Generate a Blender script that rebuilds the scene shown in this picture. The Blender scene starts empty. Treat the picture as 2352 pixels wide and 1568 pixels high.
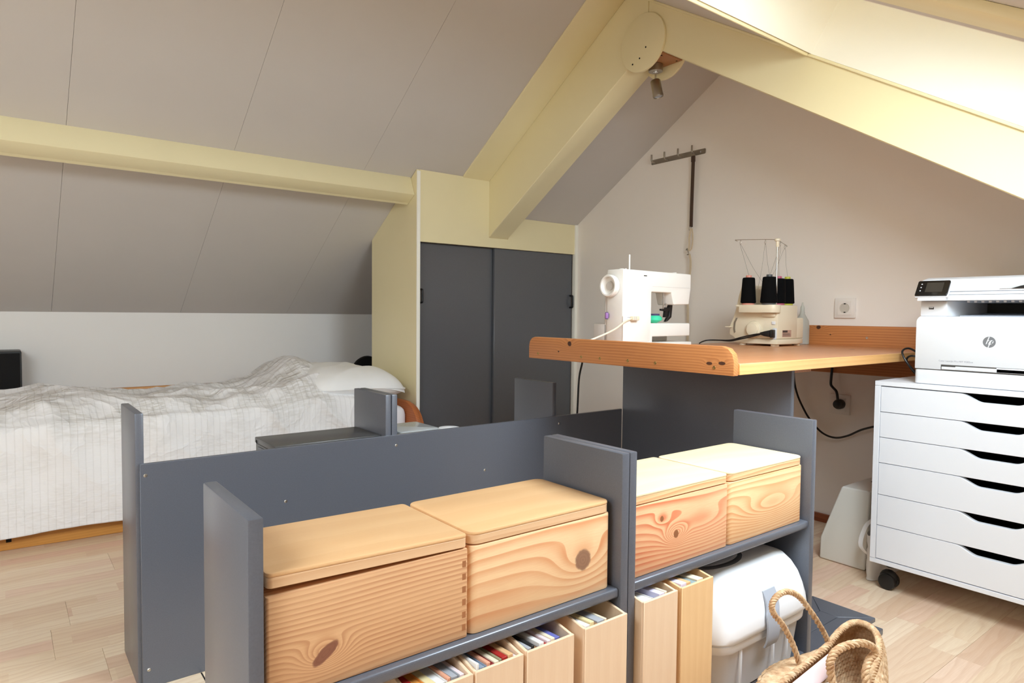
import bpy, bmesh, math, random
import numpy as np
from mathutils import Vector, Matrix, noise as mnoise

random.seed(7)
SC = bpy.context.scene
COL = SC.collection

# ------------------------------------------------------------------ camera
def set_camera():
    f, yaw, pitch, roll = 1521.739, math.radians(52.27604), math.radians(-2.36126), math.radians(0.53394)
    fw = Vector((math.cos(pitch) * math.cos(yaw), math.cos(pitch) * math.sin(yaw), math.sin(pitch)))
    r = Vector((math.sin(yaw), -math.cos(yaw), 0)); u = r.cross(fw)
    c, s = math.cos(roll), math.sin(roll)
    r2, u2 = c * r + s * u, -s * r + c * u
    cam = bpy.data.cameras.new('camera'); cam.sensor_width = 36; cam.lens = 36 * f / 2352
    cam.clip_start = .02; cam.clip_end = 100
    o = bpy.data.objects.new('camera', cam); COL.objects.link(o)
    m = Matrix((r2, u2, -fw)).transposed().to_4x4(); m.translation = Vector((0, 0, .875))
    o.matrix_world = m; SC.camera = o
set_camera()

# ------------------------------------------------------------------ world, daylight, exposure
SC.view_settings.view_transform = 'Standard'; SC.view_settings.look = 'None'
SC.view_settings.gamma = 1; SC.view_settings.use_curve_mapping = False
SC.view_settings.exposure = -0.30
SC.cycles.use_denoising = True
SC.cycles.max_bounces = 10; SC.cycles.diffuse_bounces = 7; SC.cycles.glossy_bounces = 4
SC.cycles.transparent_max_bounces = 12; SC.cycles.sample_clamp_indirect = 8
W = bpy.data.worlds.new('overcast_sky'); SC.world = W; W.use_nodes = True
bg = W.node_tree.nodes['Background']; bg.inputs[0].default_value = (.86, .94, 1.0, 1); bg.inputs[1].default_value = 3.0

def s2l(c):
    return tuple((x / 255 / 12.92 if x / 255 <= .04045 else ((x / 255 + .055) / 1.055) ** 2.4) for x in c)

RT = .62                                   # slope of the right roof
def zr(y): return 2.151 - (1.824 - y) * RT  # right ceiling plane
LT = .63
def zl(y): return 1.602 - (y - 2.95) * LT   # left ceiling plane
def zf(y): return 1.416 - (y - 2.95) * LT   # far (furred down) ceiling past the truss
SKY_N = Vector((0, -RT, 1)).normalized()    # outward normal of the right roof
SK1 = (.85, 2.117, .10, 1.153)              # skylight opening x0 x1 y0 y1
SK_FILL = (-1.45, -.25, .10, 1.153)             # added unseen skylight beside the camera, for fill light

def daylight(name, sk, power, top=.0, side=.0, spread=180):
    x0, x1, y0, y1 = sk; x1 -= side
    L = bpy.data.lights.new(name, 'AREA'); L.shape = 'RECTANGLE'
    y1 -= top; L.size = x1 - x0 - .24; L.size_y = (y1 - y0) * math.hypot(1, RT) - .20
    L.energy = power; L.spread = math.radians(spread); L.color = (.79, .91, 1.0)
    o = bpy.data.objects.new(name, L); COL.objects.link(o)
    c = Vector(((x0 + x1) / 2, (y0 + y1) / 2, zr((y0 + y1) / 2))) + SKY_N * .30
    yax = Vector((0, 1, RT)).normalized(); zax = SKY_N; xax = yax.cross(zax)
    m = Matrix((xax, yax, zax)).transposed().to_4x4(); m.translation = c
    o.matrix_world = m
daylight('daylight', SK1, 40, .40, .26, 164)
daylight('daylight', SK_FILL, 52, .26)  # added lamp over the unseen skylight, fills the left side

# ------------------------------------------------------------------ mesh builder
class MB:
    def __init__(s): s.v = []; s.f = []; s.uv = None
    def add(s, vs, fs, mat=None):
        n = len(s.v)
        s.v += [tuple(mat @ Vector(p)) if mat is not None else tuple(p) for p in vs]
        s.f += [tuple(i + n for i in f) for f in fs]; return s
    def _bm(s, bm, mat=None):
        bm.verts.index_update()
        s.add([v.co[:] for v in bm.verts], [[v.index for v in f.verts] for f in bm.faces], mat); bm.free(); return s
    def box(s, x0, x1, y0, y1, z0, z1, b=0, seg=2, mat=None):
        vs = [(x, y, z) for x in (x0, x1) for y in (y0, y1) for z in (z0, z1)]
        fs = [(0, 1, 3, 2), (4, 6, 7, 5), (0, 4, 5, 1), (2, 3, 7, 6), (0, 2, 6, 4), (1, 5, 7, 3)]
        if not b: return s.add(vs, fs, mat)
        bm = bmesh.new(); bv = [bm.verts.new(p) for p in vs]
        for f in fs: bm.faces.new([bv[i] for i in f])
        bmesh.ops.bevel(bm, geom=bm.edges[:], offset=b, segments=seg, profile=.5, affect='EDGES')
        return s._bm(bm, mat)
    def prism(s, pts, ax, a, c, b=0, seg=2, mat=None):
        def P(p, t): return {'x': (t, p[0], p[1]), 'y': (p[0], t, p[1]), 'z': (p[0], p[1], t)}[ax]
        n = len(pts); vs = [P(p, a) for p in pts] + [P(p, c) for p in pts]
        fs = [tuple(range(n))[::-1], tuple(range(n, 2 * n))] + [(i, (i + 1) % n, n + (i + 1) % n, n + i) for i in range(n)]
        if not b: return s.add(vs, fs, mat)
        bm = bmesh.new(); bv = [bm.verts.new(p) for p in vs]
        for f in fs: bm.faces.new([bv[i] for i in f])
        bmesh.ops.recalc_face_normals(bm, faces=bm.faces[:])
        ed = [e for e in bm.edges if len(e.link_faces) == 2 and e.calc_face_angle(0) > .5]
        bmesh.ops.bevel(bm, geom=ed, offset=b, segments=seg, profile=.5, affect='EDGES')
        return s._bm(bm, mat)
    def lathe(s, prof, c=(0, 0, 0), ax=(0, 0, 1), n=24, mat=None, e=(1, 1)):
        q = Vector((0, 0, 1)).rotation_difference(Vector(ax).normalized()).to_matrix(); c = Vector(c)
        vs = []; fs = []
        for r, h in prof:
            for i in range(n):
                t = 2 * math.pi * i / n; vs.append(c + q @ Vector((r * e[0] * math.cos(t), r * e[1] * math.sin(t), h)))
        for k in range(len(prof) - 1):
            for i in range(n):
                j = (i + 1) % n; fs.append((k * n + i, k * n + j, (k + 1) * n + j, (k + 1) * n + i))
        if prof[0][0] > 1e-6: fs.append(tuple(range(n))[::-1])
        if prof[-1][0] > 1e-6: fs.append(tuple(range((len(prof) - 1) * n, len(prof) * n)))
        return s.add(vs, fs, mat)
    def cyl(s, c, r, h, ax=(0, 0, 1), n=24, b=0, mat=None):
        pr = [(r, 0), (r, h)] if not b else [(r - b, 0), (r - b * .3, b * .3), (r, b), (r, h - b), (r - b * .3, h - b * .3), (r - b, h)]
        return s.lathe(pr, c, ax, n, mat)
    def tube(s, pts, r, n=8, closed=False, caps=True, mat=None):
        P = [Vector(p) for p in pts]; m = len(P); R = r if hasattr(r, '__len__') else [r] * m
        T = []
        for i in range(m):
            a = P[(i - 1) % m] if closed or i > 0 else P[i]; b_ = P[(i + 1) % m] if closed or i < m - 1 else P[i]
            t = (b_ - a); T.append(t.normalized() if t.length > 1e-9 else Vector((0, 0, 1)))
        nrm = T[0].orthogonal().normalized(); vs = []; fs = []
        for i in range(m):
            nrm = (nrm - T[i] * nrm.dot(T[i])); nrm = nrm.normalized() if nrm.length > 1e-6 else T[i].orthogonal().normalized()
            bi = T[i].cross(nrm)
            for k in range(n):
                t = 2 * math.pi * k / n; vs.append(P[i] + (nrm * math.cos(t) + bi * math.sin(t)) * R[i])
        for i in range(m if closed else m - 1):
            j = (i + 1) % m
            for k in range(n): fs.append((i * n + k, i * n + (k + 1) % n, j * n + (k + 1) % n, j * n + k))
        if caps and not closed: fs += [tuple(range(n))[::-1], tuple(range((m - 1) * n, m * n))]
        return s.add(vs, fs, mat)
    def grid(s, fn, nu, nv, cu=False):
        vs = [fn(i / (nu if cu else nu - 1), j / (nv - 1)) for j in range(nv) for i in range(nu)]
        fs = []
        for j in range(nv - 1):
            for i in range(nu if cu else nu - 1):
                k = (i + 1) % nu; fs.append((j * nu + i, j * nu + k, (j + 1) * nu + k, (j + 1) * nu + i))
        return s.add(vs, fs)
    def ball(s, c, r, nu=16, nv=10, p=1.0):
        c = Vector(c)
        def sg(x): return math.copysign(abs(x) ** p, x)
        def fn(u, v):
            a = 2 * math.pi * u; b = math.pi * (v * .998 + .001)
            return c + Vector((r[0] * sg(math.sin(b)) * sg(math.cos(a)), r[1] * sg(math.sin(b)) * sg(math.sin(a)), -r[2] * sg(math.cos(b))))
        return s.grid(fn, nu, nv, True)

def rrect(w, h, r, n=5, cx=0, cy=0):
    out = []
    for (sx, sy, a0) in ((1, 1, 0), (-1, 1, 90), (-1, -1, 180), (1, -1, 270)):
        for k in range(n + 1):
            a = math.radians(a0 + 90 * k / n)
            out.append((cx + sx * (w / 2 - r) + r * math.cos(a), cy + sy * (h / 2 - r) + r * math.sin(a)))
    return out
def smooth_path(pts, n=8, closed=False):
    P = [Vector(p) for p in pts]; m = len(P); out = []
    for i in range(m if closed else m - 1):
        p1, p2 = P[i], P[(i + 1) % m]
        p0 = P[(i - 1) % m] if closed or i > 0 else p1 * 2 - p2
        p3 = P[(i + 2) % m] if closed or i < m - 2 else p2 * 2 - p1
        for k in range(n):
            t = k / n
            out.append(.5 * ((2 * p1) + (p2 - p0) * t + (2 * p0 - 5 * p1 + 4 * p2 - p3) * t * t + (3 * p1 - p0 - 3 * p2 + p3) * t ** 3))
    if not closed: out.append(P[-1])
    return out

ROOT = {}
def make_mesh(name, b, off, smooth=True, ang=38, recalc=True):
    me = bpy.data.meshes.new(name)
    me.from_pydata([(p[0] - off[0], p[1] - off[1], p[2] - off[2]) for p in b.v], [], b.f)
    if recalc:
        bm = bmesh.new(); bm.from_mesh(me); bmesh.ops.recalc_face_normals(bm, faces=bm.faces[:]); bm.to_mesh(me); bm.free()
    if smooth:
        me.polygons.foreach_set('use_smooth', [True] * len(me.polygons)); me.set_sharp_from_angle(angle=math.radians(ang))
    if b.uv is not None:
        uvl = me.uv_layers.new(name='cloth'); lp = np.zeros(len(me.loops), dtype=np.int32); me.loops.foreach_get('vertex_index', lp)
        uvl.data.foreach_set('uv', np.array(b.uv, dtype=np.float32)[lp].ravel())
    me.update(); return me
def obj(name, b, mat, parent, label=None, **kw):
    root = ROOT.get(parent.name, parent)
    me = make_mesh(name, b, root.location, **kw); me.materials.append(mat)
    o = bpy.data.objects.new(name, me); COL.objects.link(o); o.parent = parent; ROOT[o.name] = root
    if label: o['label'] = label
    return o
def thing(name, label, cat, loc=(0, 0, 0), group=None):
    o = bpy.data.objects.new(name, None); COL.objects.link(o); o.location = loc; o.empty_display_size = .05
    o['label'] = label; o['category'] = cat
    if group: o['group'] = group
    return o
def solo(name, b, mat, label, cat, loc, group=None, **kw):
    me = make_mesh(name, b, loc, **kw); me.materials.append(mat)
    o = bpy.data.objects.new(name, me); COL.objects.link(o); o.location = loc; o['label'] = label; o['category'] = cat
    if group: o['group'] = group
    return o
def struct(name, b, mat, loc=(0, 0, 0), label=None, **kw):
    me = make_mesh(name, b, loc, **kw); me.materials.append(mat)
    o = bpy.data.objects.new(name, me); COL.objects.link(o); o.location = loc; o['kind'] = 'structure'
    if label: o['label'] = label
    return o

# ------------------------------------------------------------------ materials
class NT:
    def __init__(s, name):
        s.m = bpy.data.materials.new(name); s.m.use_nodes = True; s.t = s.m.node_tree
        s.b = s.t.nodes['Principled BSDF']; s.out = s.t.nodes['Material Output']
    def n(s, typ, **kw):
        x = s.t.nodes.new('ShaderNode' + typ)
        for k, v in kw.items(): setattr(x, k, v)
        return x
    def put(s, sock, v):
        if isinstance(v, bpy.types.NodeSocket): s.t.links.new(v, sock)
        elif v is not None:
            if hasattr(v, '__len__') and len(v) == 3 and sock.type == 'RGBA': v = tuple(v) + (1,)
            sock.default_value = v
    def math(s, op, a, b=None, c=None, clamp=False):
        x = s.n('Math', operation=op); x.use_clamp = clamp
        s.put(x.inputs[0], a); s.put(x.inputs[1], b)
        if c is not None: s.put(x.inputs[2], c)
        return x.outputs[0]
    def mix(s, f, a, b, blend='MIX'):
        x = s.n('Mix', data_type='RGBA', blend_type=blend); s.put(x.inputs[0], f); s.put(x.inputs[6], a); s.put(x.inputs[7], b); return x.outputs[2]
    def ramp(s, f, stops, interp='LINEAR'):
        x = s.n('ValToRGB'); x.color_ramp.interpolation = interp; e = x.color_ramp.elements
        while len(e) < len(stops): e.new(.5)
        for i, (p, c) in enumerate(stops):
            e[i].position = p; c = (c, c, c) if not hasattr(c, '__len__') else c; e[i].color = (*c, 1)
        s.put(x.inputs[0], f); return x.outputs[0]
    def obj_co(s): return s.n('TexCoord').outputs['Object']
    def xyz(s, v): x = s.n('SeparateXYZ'); s.put(x.inputs[0], v); return x.outputs
    def vec(s, x, y, z): n = s.n('CombineXYZ'); s.put(n.inputs[0], x); s.put(n.inputs[1], y); s.put(n.inputs[2], z); return n.outputs[0]
    def vmul(s, v, k): n = s.n('VectorMath', operation='MULTIPLY'); s.put(n.inputs[0], v); n.inputs[1].default_value = k; return n.outputs[0]
    def noise(s, v, scale, detail=3, rough=.5):
        n = s.n('TexNoise'); s.put(n.inputs['Vector'], v); n.inputs['Scale'].default_value = scale
        n.inputs['Detail'].default_value = detail; n.inputs['Roughness'].default_value = rough; return n.outputs['Fac']
    def bump(s, h, strength=.2, dist=.001):
        n = s.n('Bump'); n.inputs['Strength'].default_value = strength; n.inputs['Distance'].default_value = dist
        s.put(n.inputs['Height'], h); s.put(s.b.inputs['Normal'], n.outputs[0])
    def set(s, **kw):
        nm = dict(color='Base Color', rough='Roughness', metal='Metallic', spec='Specular IOR Level', trans='Transmission Weight', ior='IOR', coat='Coat Weight', alpha='Alpha', sub='Subsurface Weight', emit='Emission Strength', sheen='Sheen Weight')
        for k, v in kw.items(): s.put(s.b.inputs[nm[k]], v)
        return s

def plain(name, rgb, rough=.5, metal=0, spec=.5, var=.04, vscale=12, bump=0, bscale=300):
    t = NT(name); c = s2l(rgb); co = t.obj_co()
    nz = t.noise(co, vscale, 4)
    t.set(color=t.mix(nz, tuple(x * (1 - var) for x in c), tuple(min(1, x * (1 + var)) for x in c)), rough=rough, metal=metal, spec=spec)
    if bump: t.bump(t.noise(co, bscale, 2), bump, .0006)
    return t.m
def panel_paint(name, rgb):
    t = NT(name); c = s2l(rgb); co = t.obj_co()
    a = t.noise(co, 420, 1); b = t.noise(co, 9, 3)
    t.set(color=t.mix(a, tuple(x * .88 for x in c), tuple(x * 1.12 for x in c)), rough=.31, spec=.75, metal=.25)
    return t.m
def wood(name, light, dark, freq=60, gu='x', amp=.03, su=2.2, sv=9, knots=(), contrast=.8, rough=.45, k_rgb=(120, 70, 40), tint=None, spec=.4, seedv=0., sharp=(.30, .86), yw=.6, bend=()):
    t = NT(name); co = t.obj_co(); X = t.xyz(co)
    u, a, b = {'x': (X[0], X[2], X[1]), 'y': (X[1], X[2], X[0]), 'z': (X[2], X[0], X[1])}[gu]
    v = t.math('ADD', a, t.math('MULTIPLY', b, yw))
    nz = t.noise(t.vec(t.math('MULTIPLY', u, su), t.math('ADD', t.math('MULTIPLY', v, sv), seedv), seedv), 1.0, 1.2, .4)
    f = t.math('ADD', v, t.math('MULTIPLY', t.math('SUBTRACT', nz, .5), amp))
    masks = None
    def gauss(u0, v0, su_, sv_):
        du = t.math('DIVIDE', t.math('SUBTRACT', u, u0), su_); dv = t.math('DIVIDE', t.math('SUBTRACT', v, v0), sv_)
        return t.math('EXPONENT', t.math('MULTIPLY', t.math('ADD', t.math('MULTIPLY', du, du), t.math('MULTIPLY', dv, dv)), -1.))
    for (u0, v0, wu, wv, h) in bend: f = t.math('ADD', f, t.math('MULTIPLY', gauss(u0, v0, wu, wv), h))
    for (u0, v0, r, asp, h, *rot) in knots:
        ca, sa = (math.cos(rot[0]), math.sin(rot[0])) if rot else (1, 0)
        f = t.math('ADD', f, t.math('MULTIPLY', gauss(u0, v0, r * 3.4, r * 2.0), h))
        pu, pv = t.math('SUBTRACT', u, u0), t.math('SUBTRACT', v, v0)
        du = t.math('DIVIDE', t.math('ADD', t.math('MULTIPLY', pu, ca), t.math('MULTIPLY', pv, sa)), r * asp); dv = t.math('DIVIDE', t.math('SUBTRACT', t.math('MULTIPLY', pv, ca), t.math('MULTIPLY', pu, sa)), r)
        d = t.math('SQRT', t.math('ADD', t.math('MULTIPLY', du, du), t.math('MULTIPLY', dv, dv)))
        d = t.math('ADD', d, t.math('MULTIPLY', t.math('SUBTRACT', t.noise(co, 90, 2), .5), .35))
        mk = t.ramp(d, [(.82, 1.), (1., 0.)])
        rg = t.ramp(t.math('FRACT', t.math('MULTIPLY', d, 3.2)), [(0, .75), (.5, 1.15), (1, .75)])
        masks = (mk, rg) if masks is None else (t.math('MAXIMUM', masks[0], mk), t.math('MULTIPLY', masks[1], rg))
    fr = t.math('FRACT', t.math('MULTIPLY', f, freq))
    ring = t.ramp(fr, [(0., 0.), (sharp[0], .08), (sharp[1], 1.), (.97, .9), (1., 0.)])
    mod = t.ramp(t.noise(t.vec(t.math('MULTIPLY', u, 5), t.math('MULTIPLY', v, 22), 3.1 + seedv), 1., 2), [(.3, .5), (.7, 1.)])
    fib = t.noise(t.vec(t.math('MULTIPLY', u, 30), t.math('MULTIPLY', v, 700), t.math('MULTIPLY', b, 300)), 1., 2)
    fac = t.math('MULTIPLY', t.math('MULTIPLY', ring, mod), contrast)
    L, D = s2l(light), s2l(dark)
    c = t.mix(fac, L, D)
    c = t.mix(t.math('MULTIPLY', t.ramp(fib, [(.35, 1.), (.65, 0.)]), .16), c, D)
    big = t.noise(t.vec(t.math('MULTIPLY', u, 3), t.math('MULTIPLY', v, 6), 7.7), 1., 2)
    c = t.mix(t.ramp(big, [(.35, .22), (.65, 0.)]), c, s2l(tint or dark))
    if masks:
        K = s2l(k_rgb); kc = t.mix(masks[1], tuple(x * .55 for x in K), K); c = t.mix(masks[0], c, kc)
    t.set(color=c, rough=rough, spec=spec); t.bump(fib, .08, .0004)
    return t.m

M = {}
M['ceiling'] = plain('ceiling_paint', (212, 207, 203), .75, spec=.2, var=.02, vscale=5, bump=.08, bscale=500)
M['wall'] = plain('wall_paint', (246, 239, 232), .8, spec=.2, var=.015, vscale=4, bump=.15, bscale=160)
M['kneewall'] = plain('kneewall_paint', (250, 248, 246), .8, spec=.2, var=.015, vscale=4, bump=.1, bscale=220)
M['cream'] = plain('cream_gloss_paint', (240, 229, 188), .34, spec=.45, var=.02, vscale=6)
M['reveal'] = plain('reveal_paint', (252, 250, 240), .5, var=.01)
M['dark'] = panel_paint('anthracite_panel', (98, 102, 112))
M['darkdoor'] = panel_paint('anthracite_door', (100, 103, 109))
M['darktop'] = panel_paint('anthracite_top', (80, 80, 80))
M['black'] = plain('black_plastic', (18, 18, 19), .42, var=.1)
M['blackcloth'] = plain('black_cloth', (13, 12, 13), .9, var=.2, bump=.3, bscale=900)
M['rubber'] = plain('black_cable_rubber', (22, 22, 24), .38)
M['screw'] = plain('zinc_screw', (200, 198, 192), .3, metal=1.)
M['brass'] = plain('brass_screw', (176, 150, 96), .35, metal=1.)
M['steel'] = plain('brushed_steel', (168, 160, 148), .34, metal=1., var=.08)
M['chrome'] = plain('chrome', (225, 225, 228), .12, metal=1.)
M['hole'] = plain('dark_hole', (20, 16, 13), .9)
M['whiteplastic'] = plain('white_plastic', (228, 231, 236), .36, var=.006)
M['cabwhite'] = plain('cabinet_white', (234, 237, 243), .45, var=.006)
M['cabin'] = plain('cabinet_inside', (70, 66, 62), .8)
M['greyplastic'] = plain('blue_grey_plastic', (168, 174, 186), .4)
M['lightgrey'] = plain('light_grey_plastic', (205, 208, 212), .4)
M['sewwhite'] = plain('sewing_white', (240, 238, 233), .3, var=.006)
M['sewshade'] = plain('sewing_white_shaded', (206, 202, 197), .35, var=.01)  # sewing machine white with shade painted in, mostly for rear parts
M['cream_pl'] = plain('cream_plastic', (232, 221, 196), .36, var=.01)
M['coverbeige'] = plain('cover_greige', (230, 228, 219), .5, var=.02)
M['socket'] = plain('socket_white', (238, 232, 226), .4, var=.005)
M['paper'] = plain('paper_white', (240, 240, 240), .7)
M['green'] = plain('mint_green', (66, 214, 168), .3)
M['purple'] = plain('violet_thread', (150, 108, 172), .5)
M['violetdark'] = plain('dark_violet', (72, 64, 104), .5)
M['beigecloth'] = plain('beige_strap', (214, 196, 168), .8)
M['brownstrap'] = plain('brown_leather', (74, 54, 42), .6, var=.1)
M['base_wood'] = wood('baseboard_wood', (150, 84, 50), (112, 56, 32), 55, 'y')
M['thread'] = plain('black_thread', (5, 5, 6), .9, spec=.15, var=.3, vscale=400, bump=.4, bscale=1200)
M['thinthread'] = plain('grey_thread', (118, 112, 106), .8)
M['pinkcore'] = plain('pink_core', (226, 150, 132), .4); M['greycore'] = plain('grey_core', (84, 86, 88), .4)
M['rosecore'] = plain('rose_core', (190, 90, 118), .4); M['yellowcore'] = plain('yellow_core', (198, 196, 76), .4)
M['label'] = plain('copper_label', (196, 160, 142), .4); M['labeldark'] = plain('label_dark', (70, 62, 58), .5)
M['logo'] = plain('logo_grey', (122, 124, 128), .4); M['textgrey'] = plain('print_grey', (168, 170, 178), .6)
M['screen'] = plain('screen_black', (20, 19, 19), .16, var=.02); M['display'] = plain('display_glass', (46, 42, 38), .2)
M['cloth_white'] = plain('white_fleece', (246, 246, 246), .95, bump=.5, bscale=220)
M['pinkpaper'] = plain('pink_paper', (232, 208, 208), .6)
M['bottle'] = NT('frosted_bottle').set(color=s2l((222, 224, 216)), rough=.4, trans=.5, ior=1.35).m
M['sheet'] = plain('white_sheet', (232, 231, 236), .85, bump=.15, bscale=120)
M['pillowcase'] = plain('white_pillowcase', (240, 240, 240), .85, bump=.2, bscale=90)
t = NT('translucent_box'); co = t.obj_co()
t.set(color=s2l((246, 247, 250)), rough=.5, trans=.2, ior=1.1, sub=.0); M['binbox'] = t.m
M['binlid'] = plain('white_translucent_lid', (238, 240, 244), .3, var=.01)
t = NT('clear_box'); t.set(color=s2l((226, 230, 232)), rough=.15, trans=.6, ior=1.2); M['clear'] = t.m
# glass pane: straight-through transparency with a faint reflection
t = NT('window_glass'); tr = t.n('BsdfTransparent'); gl = t.n('BsdfGlossy'); gl.inputs['Roughness'].default_value = .02
mx = t.n('MixShader'); mx.inputs[0].default_value = .06
t.t.links.new(tr.outputs[0], mx.inputs[1]); t.t.links.new(gl.outputs[0], mx.inputs[2]); t.t.links.new(mx.outputs[0], t.out.inputs[0]); M['glass'] = t.m
M['pine_a'] = wood('pine_left_box', (224, 182, 138), (176, 116, 78), 135, amp=.045, su=2.0, sv=7, knots=[(.072, .042, .0085, 2.5, .045, .62)], contrast=.8, k_rgb=(140, 92, 72), yw=.9, tint=(214, 162, 118))
M['pine_b'] = wood('pine_knot_box', (240, 208, 164), (212, 144, 98), 48, amp=.05, su=2.3, sv=7, knots=[(.225, .062, .019, 1.0, .06)], contrast=.95, k_rgb=(150, 112, 88), seedv=3.3, yw=.9)
M['pine_c'] = wood('pine_cathedral_box', (238, 196, 152), (210, 118, 80), 80, amp=.03, su=2.6, sv=8, knots=[(.120, .058, .008, 1.0, .07), (.078, .094, .006, .9, .02)], bend=[(.19, .062, .12, .034, .05)], contrast=1., k_rgb=(150, 96, 62), seedv=6.1, yw=.9)
M['pine_d'] = wood('pine_pale_box', (242, 208, 160), (216, 146, 96), 105, amp=.03, su=2.0, sv=8, bend=[(.16, .055, .13, .03, .05)], contrast=.9, seedv=9.7, yw=.9)
M['lid_a'] = wood('plywood_lid', (226, 184, 136), (208, 158, 108), 16, amp=.10, su=4, sv=5, contrast=.35, seedv=2.2, rough=.42, sharp=(.2, .6), yw=1.)
M['lid_b'] = wood('pale_plywood_lid', (244, 226, 188), (230, 204, 156), 16, amp=.10, su=4, sv=5, contrast=.35, seedv=5.2, sharp=(.2, .6), yw=1.)
M['lid_edge'] = wood('pine_lid_edge', (232, 196, 156), (208, 160, 118), 90, amp=.03, contrast=.5, seedv=4.)
M['joint'] = plain('end_grain', (164, 108, 68), .7)
M['birch'] = wood('birch_veneer', (236, 210, 180), (220, 184, 150), 40, 'z', amp=.05, contrast=.25, rough=.5, sharp=(.2, .7))
M['birch2'] = wood('beech_veneer', (236, 200, 152), (220, 176, 124), 50, 'z', amp=.05, contrast=.3, rough=.5, seedv=4.4, sharp=(.2, .7))
M['desk_top'] = wood('pine_desktop', (212, 150, 102), (184, 114, 72), 70, 'x', amp=.03, contrast=.6, rough=.32, spec=.5, yw=1.0, knots=[(.36, .59 * 1. - .03, .012, 1.3, .02)])
M['desk_edge'] = wood('pine_desk_edge', (234, 186, 122), (206, 146, 86), 80, 'x', amp=.02, contrast=.5, rough=.4, seedv=3)
M['desk_rail'] = wood('pine_rail', (214, 148, 92), (168, 98, 54), 130, 'y', amp=.02, su=2., contrast=.75, rough=.4, knots=[(.184, .373, .0085, 1.1, .016), (-.335, .3445, .0045, 2.2, .012), (-.372, .3470, .0050, 2.2, .012), (.235, .346, .003, 1.2, .006)], k_rgb=(84, 50, 34), seedv=1.4)
M['backboard'] = wood('pine_backboard', (206, 138, 82), (166, 94, 50), 90, 'y', amp=.03, contrast=.7, rough=.45, seedv=8, knots=[(.082, 1.225, .0085, 1.2, .02), (.03, 1.195, .003, 1.3, .008)], k_rgb=(84, 52, 36))
M['bedwood'] = wood('bed_pine', (206, 148, 76), (176, 112, 50), 90, 'x', amp=.02, contrast=.5, rough=.4)
M['headboard'] = wood('headboard_pine', (186, 110, 62), (150, 78, 40), 90, 'y', amp=.02, contrast=.5, rough=.42)
M['mount'] = wood('mount_block_wood', (188, 136, 92), (150, 98, 60), 120, 'y', amp=.01, contrast=.6)

# laminate floor: three printed strips per board, each strip in its own tone
def laminate():
    t = NT('laminate_floor'); co = t.obj_co(); X = t.xyz(co)
    oi = t.n('ObjectInfo')
    rnd = oi.outputs['Random']
    strip = t.math('FLOOR', t.math('DIVIDE', X[1], .194 / 3))
    off = t.n('TexWhiteNoise', noise_dimensions='2D'); t.put(off.inputs['Vector'], t.vec(strip, rnd, 0))
    seg = t.math('FLOOR', t.math('ADD', t.math('MULTIPLY', X[0], 2.6), t.math('MULTIPLY', off.outputs['Value'], 9)))
    cell = t.n('TexWhiteNoise', noise_dimensions='3D'); t.put(cell.inputs['Vector'], t.vec(strip, seg, t.math('MULTIPLY', rnd, 31)))
    base = t.ramp(cell.outputs['Value'], [(0, s2l((216, 184, 158))), (.35, s2l((228, 204, 174))), (.7, s2l((236, 217, 190))), (1, s2l((224, 189, 166)))])
    v = t.math('ADD', X[1], t.math('MULTIPLY', cell.outputs['Value'], 5))
    nz = t.noise(t.vec(t.math('MULTIPLY', X[0], 2.4), t.math('MULTIPLY', v, 9), t.math('MULTIPLY', cell.outputs['Value'], 20)), 1., 2)
    fr = t.math('FRACT', t.math('MULTIPLY', t.math('ADD', v, t.math('MULTIPLY', nz, .12)), 42))
    c = t.mix(t.math('MULTIPLY', t.ramp(fr, [(0, 0.), (.4, .1), (.9, 1.), (1, 0.)]), .28), base, s2l((196, 152, 118)))
    fib = t.noise(t.vec(t.math('MULTIPLY', X[0], 18), t.math('MULTIPLY', v, 420), 0), 1., 2)
    c = t.mix(t.math('MULTIPLY', t.ramp(fib, [(.4, 1.), (.65, 0.)]), .14), c, s2l((186, 142, 108)))
    t.set(color=c, rough=.36, spec=.4); return t.m
M['floor'] = laminate()

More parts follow.
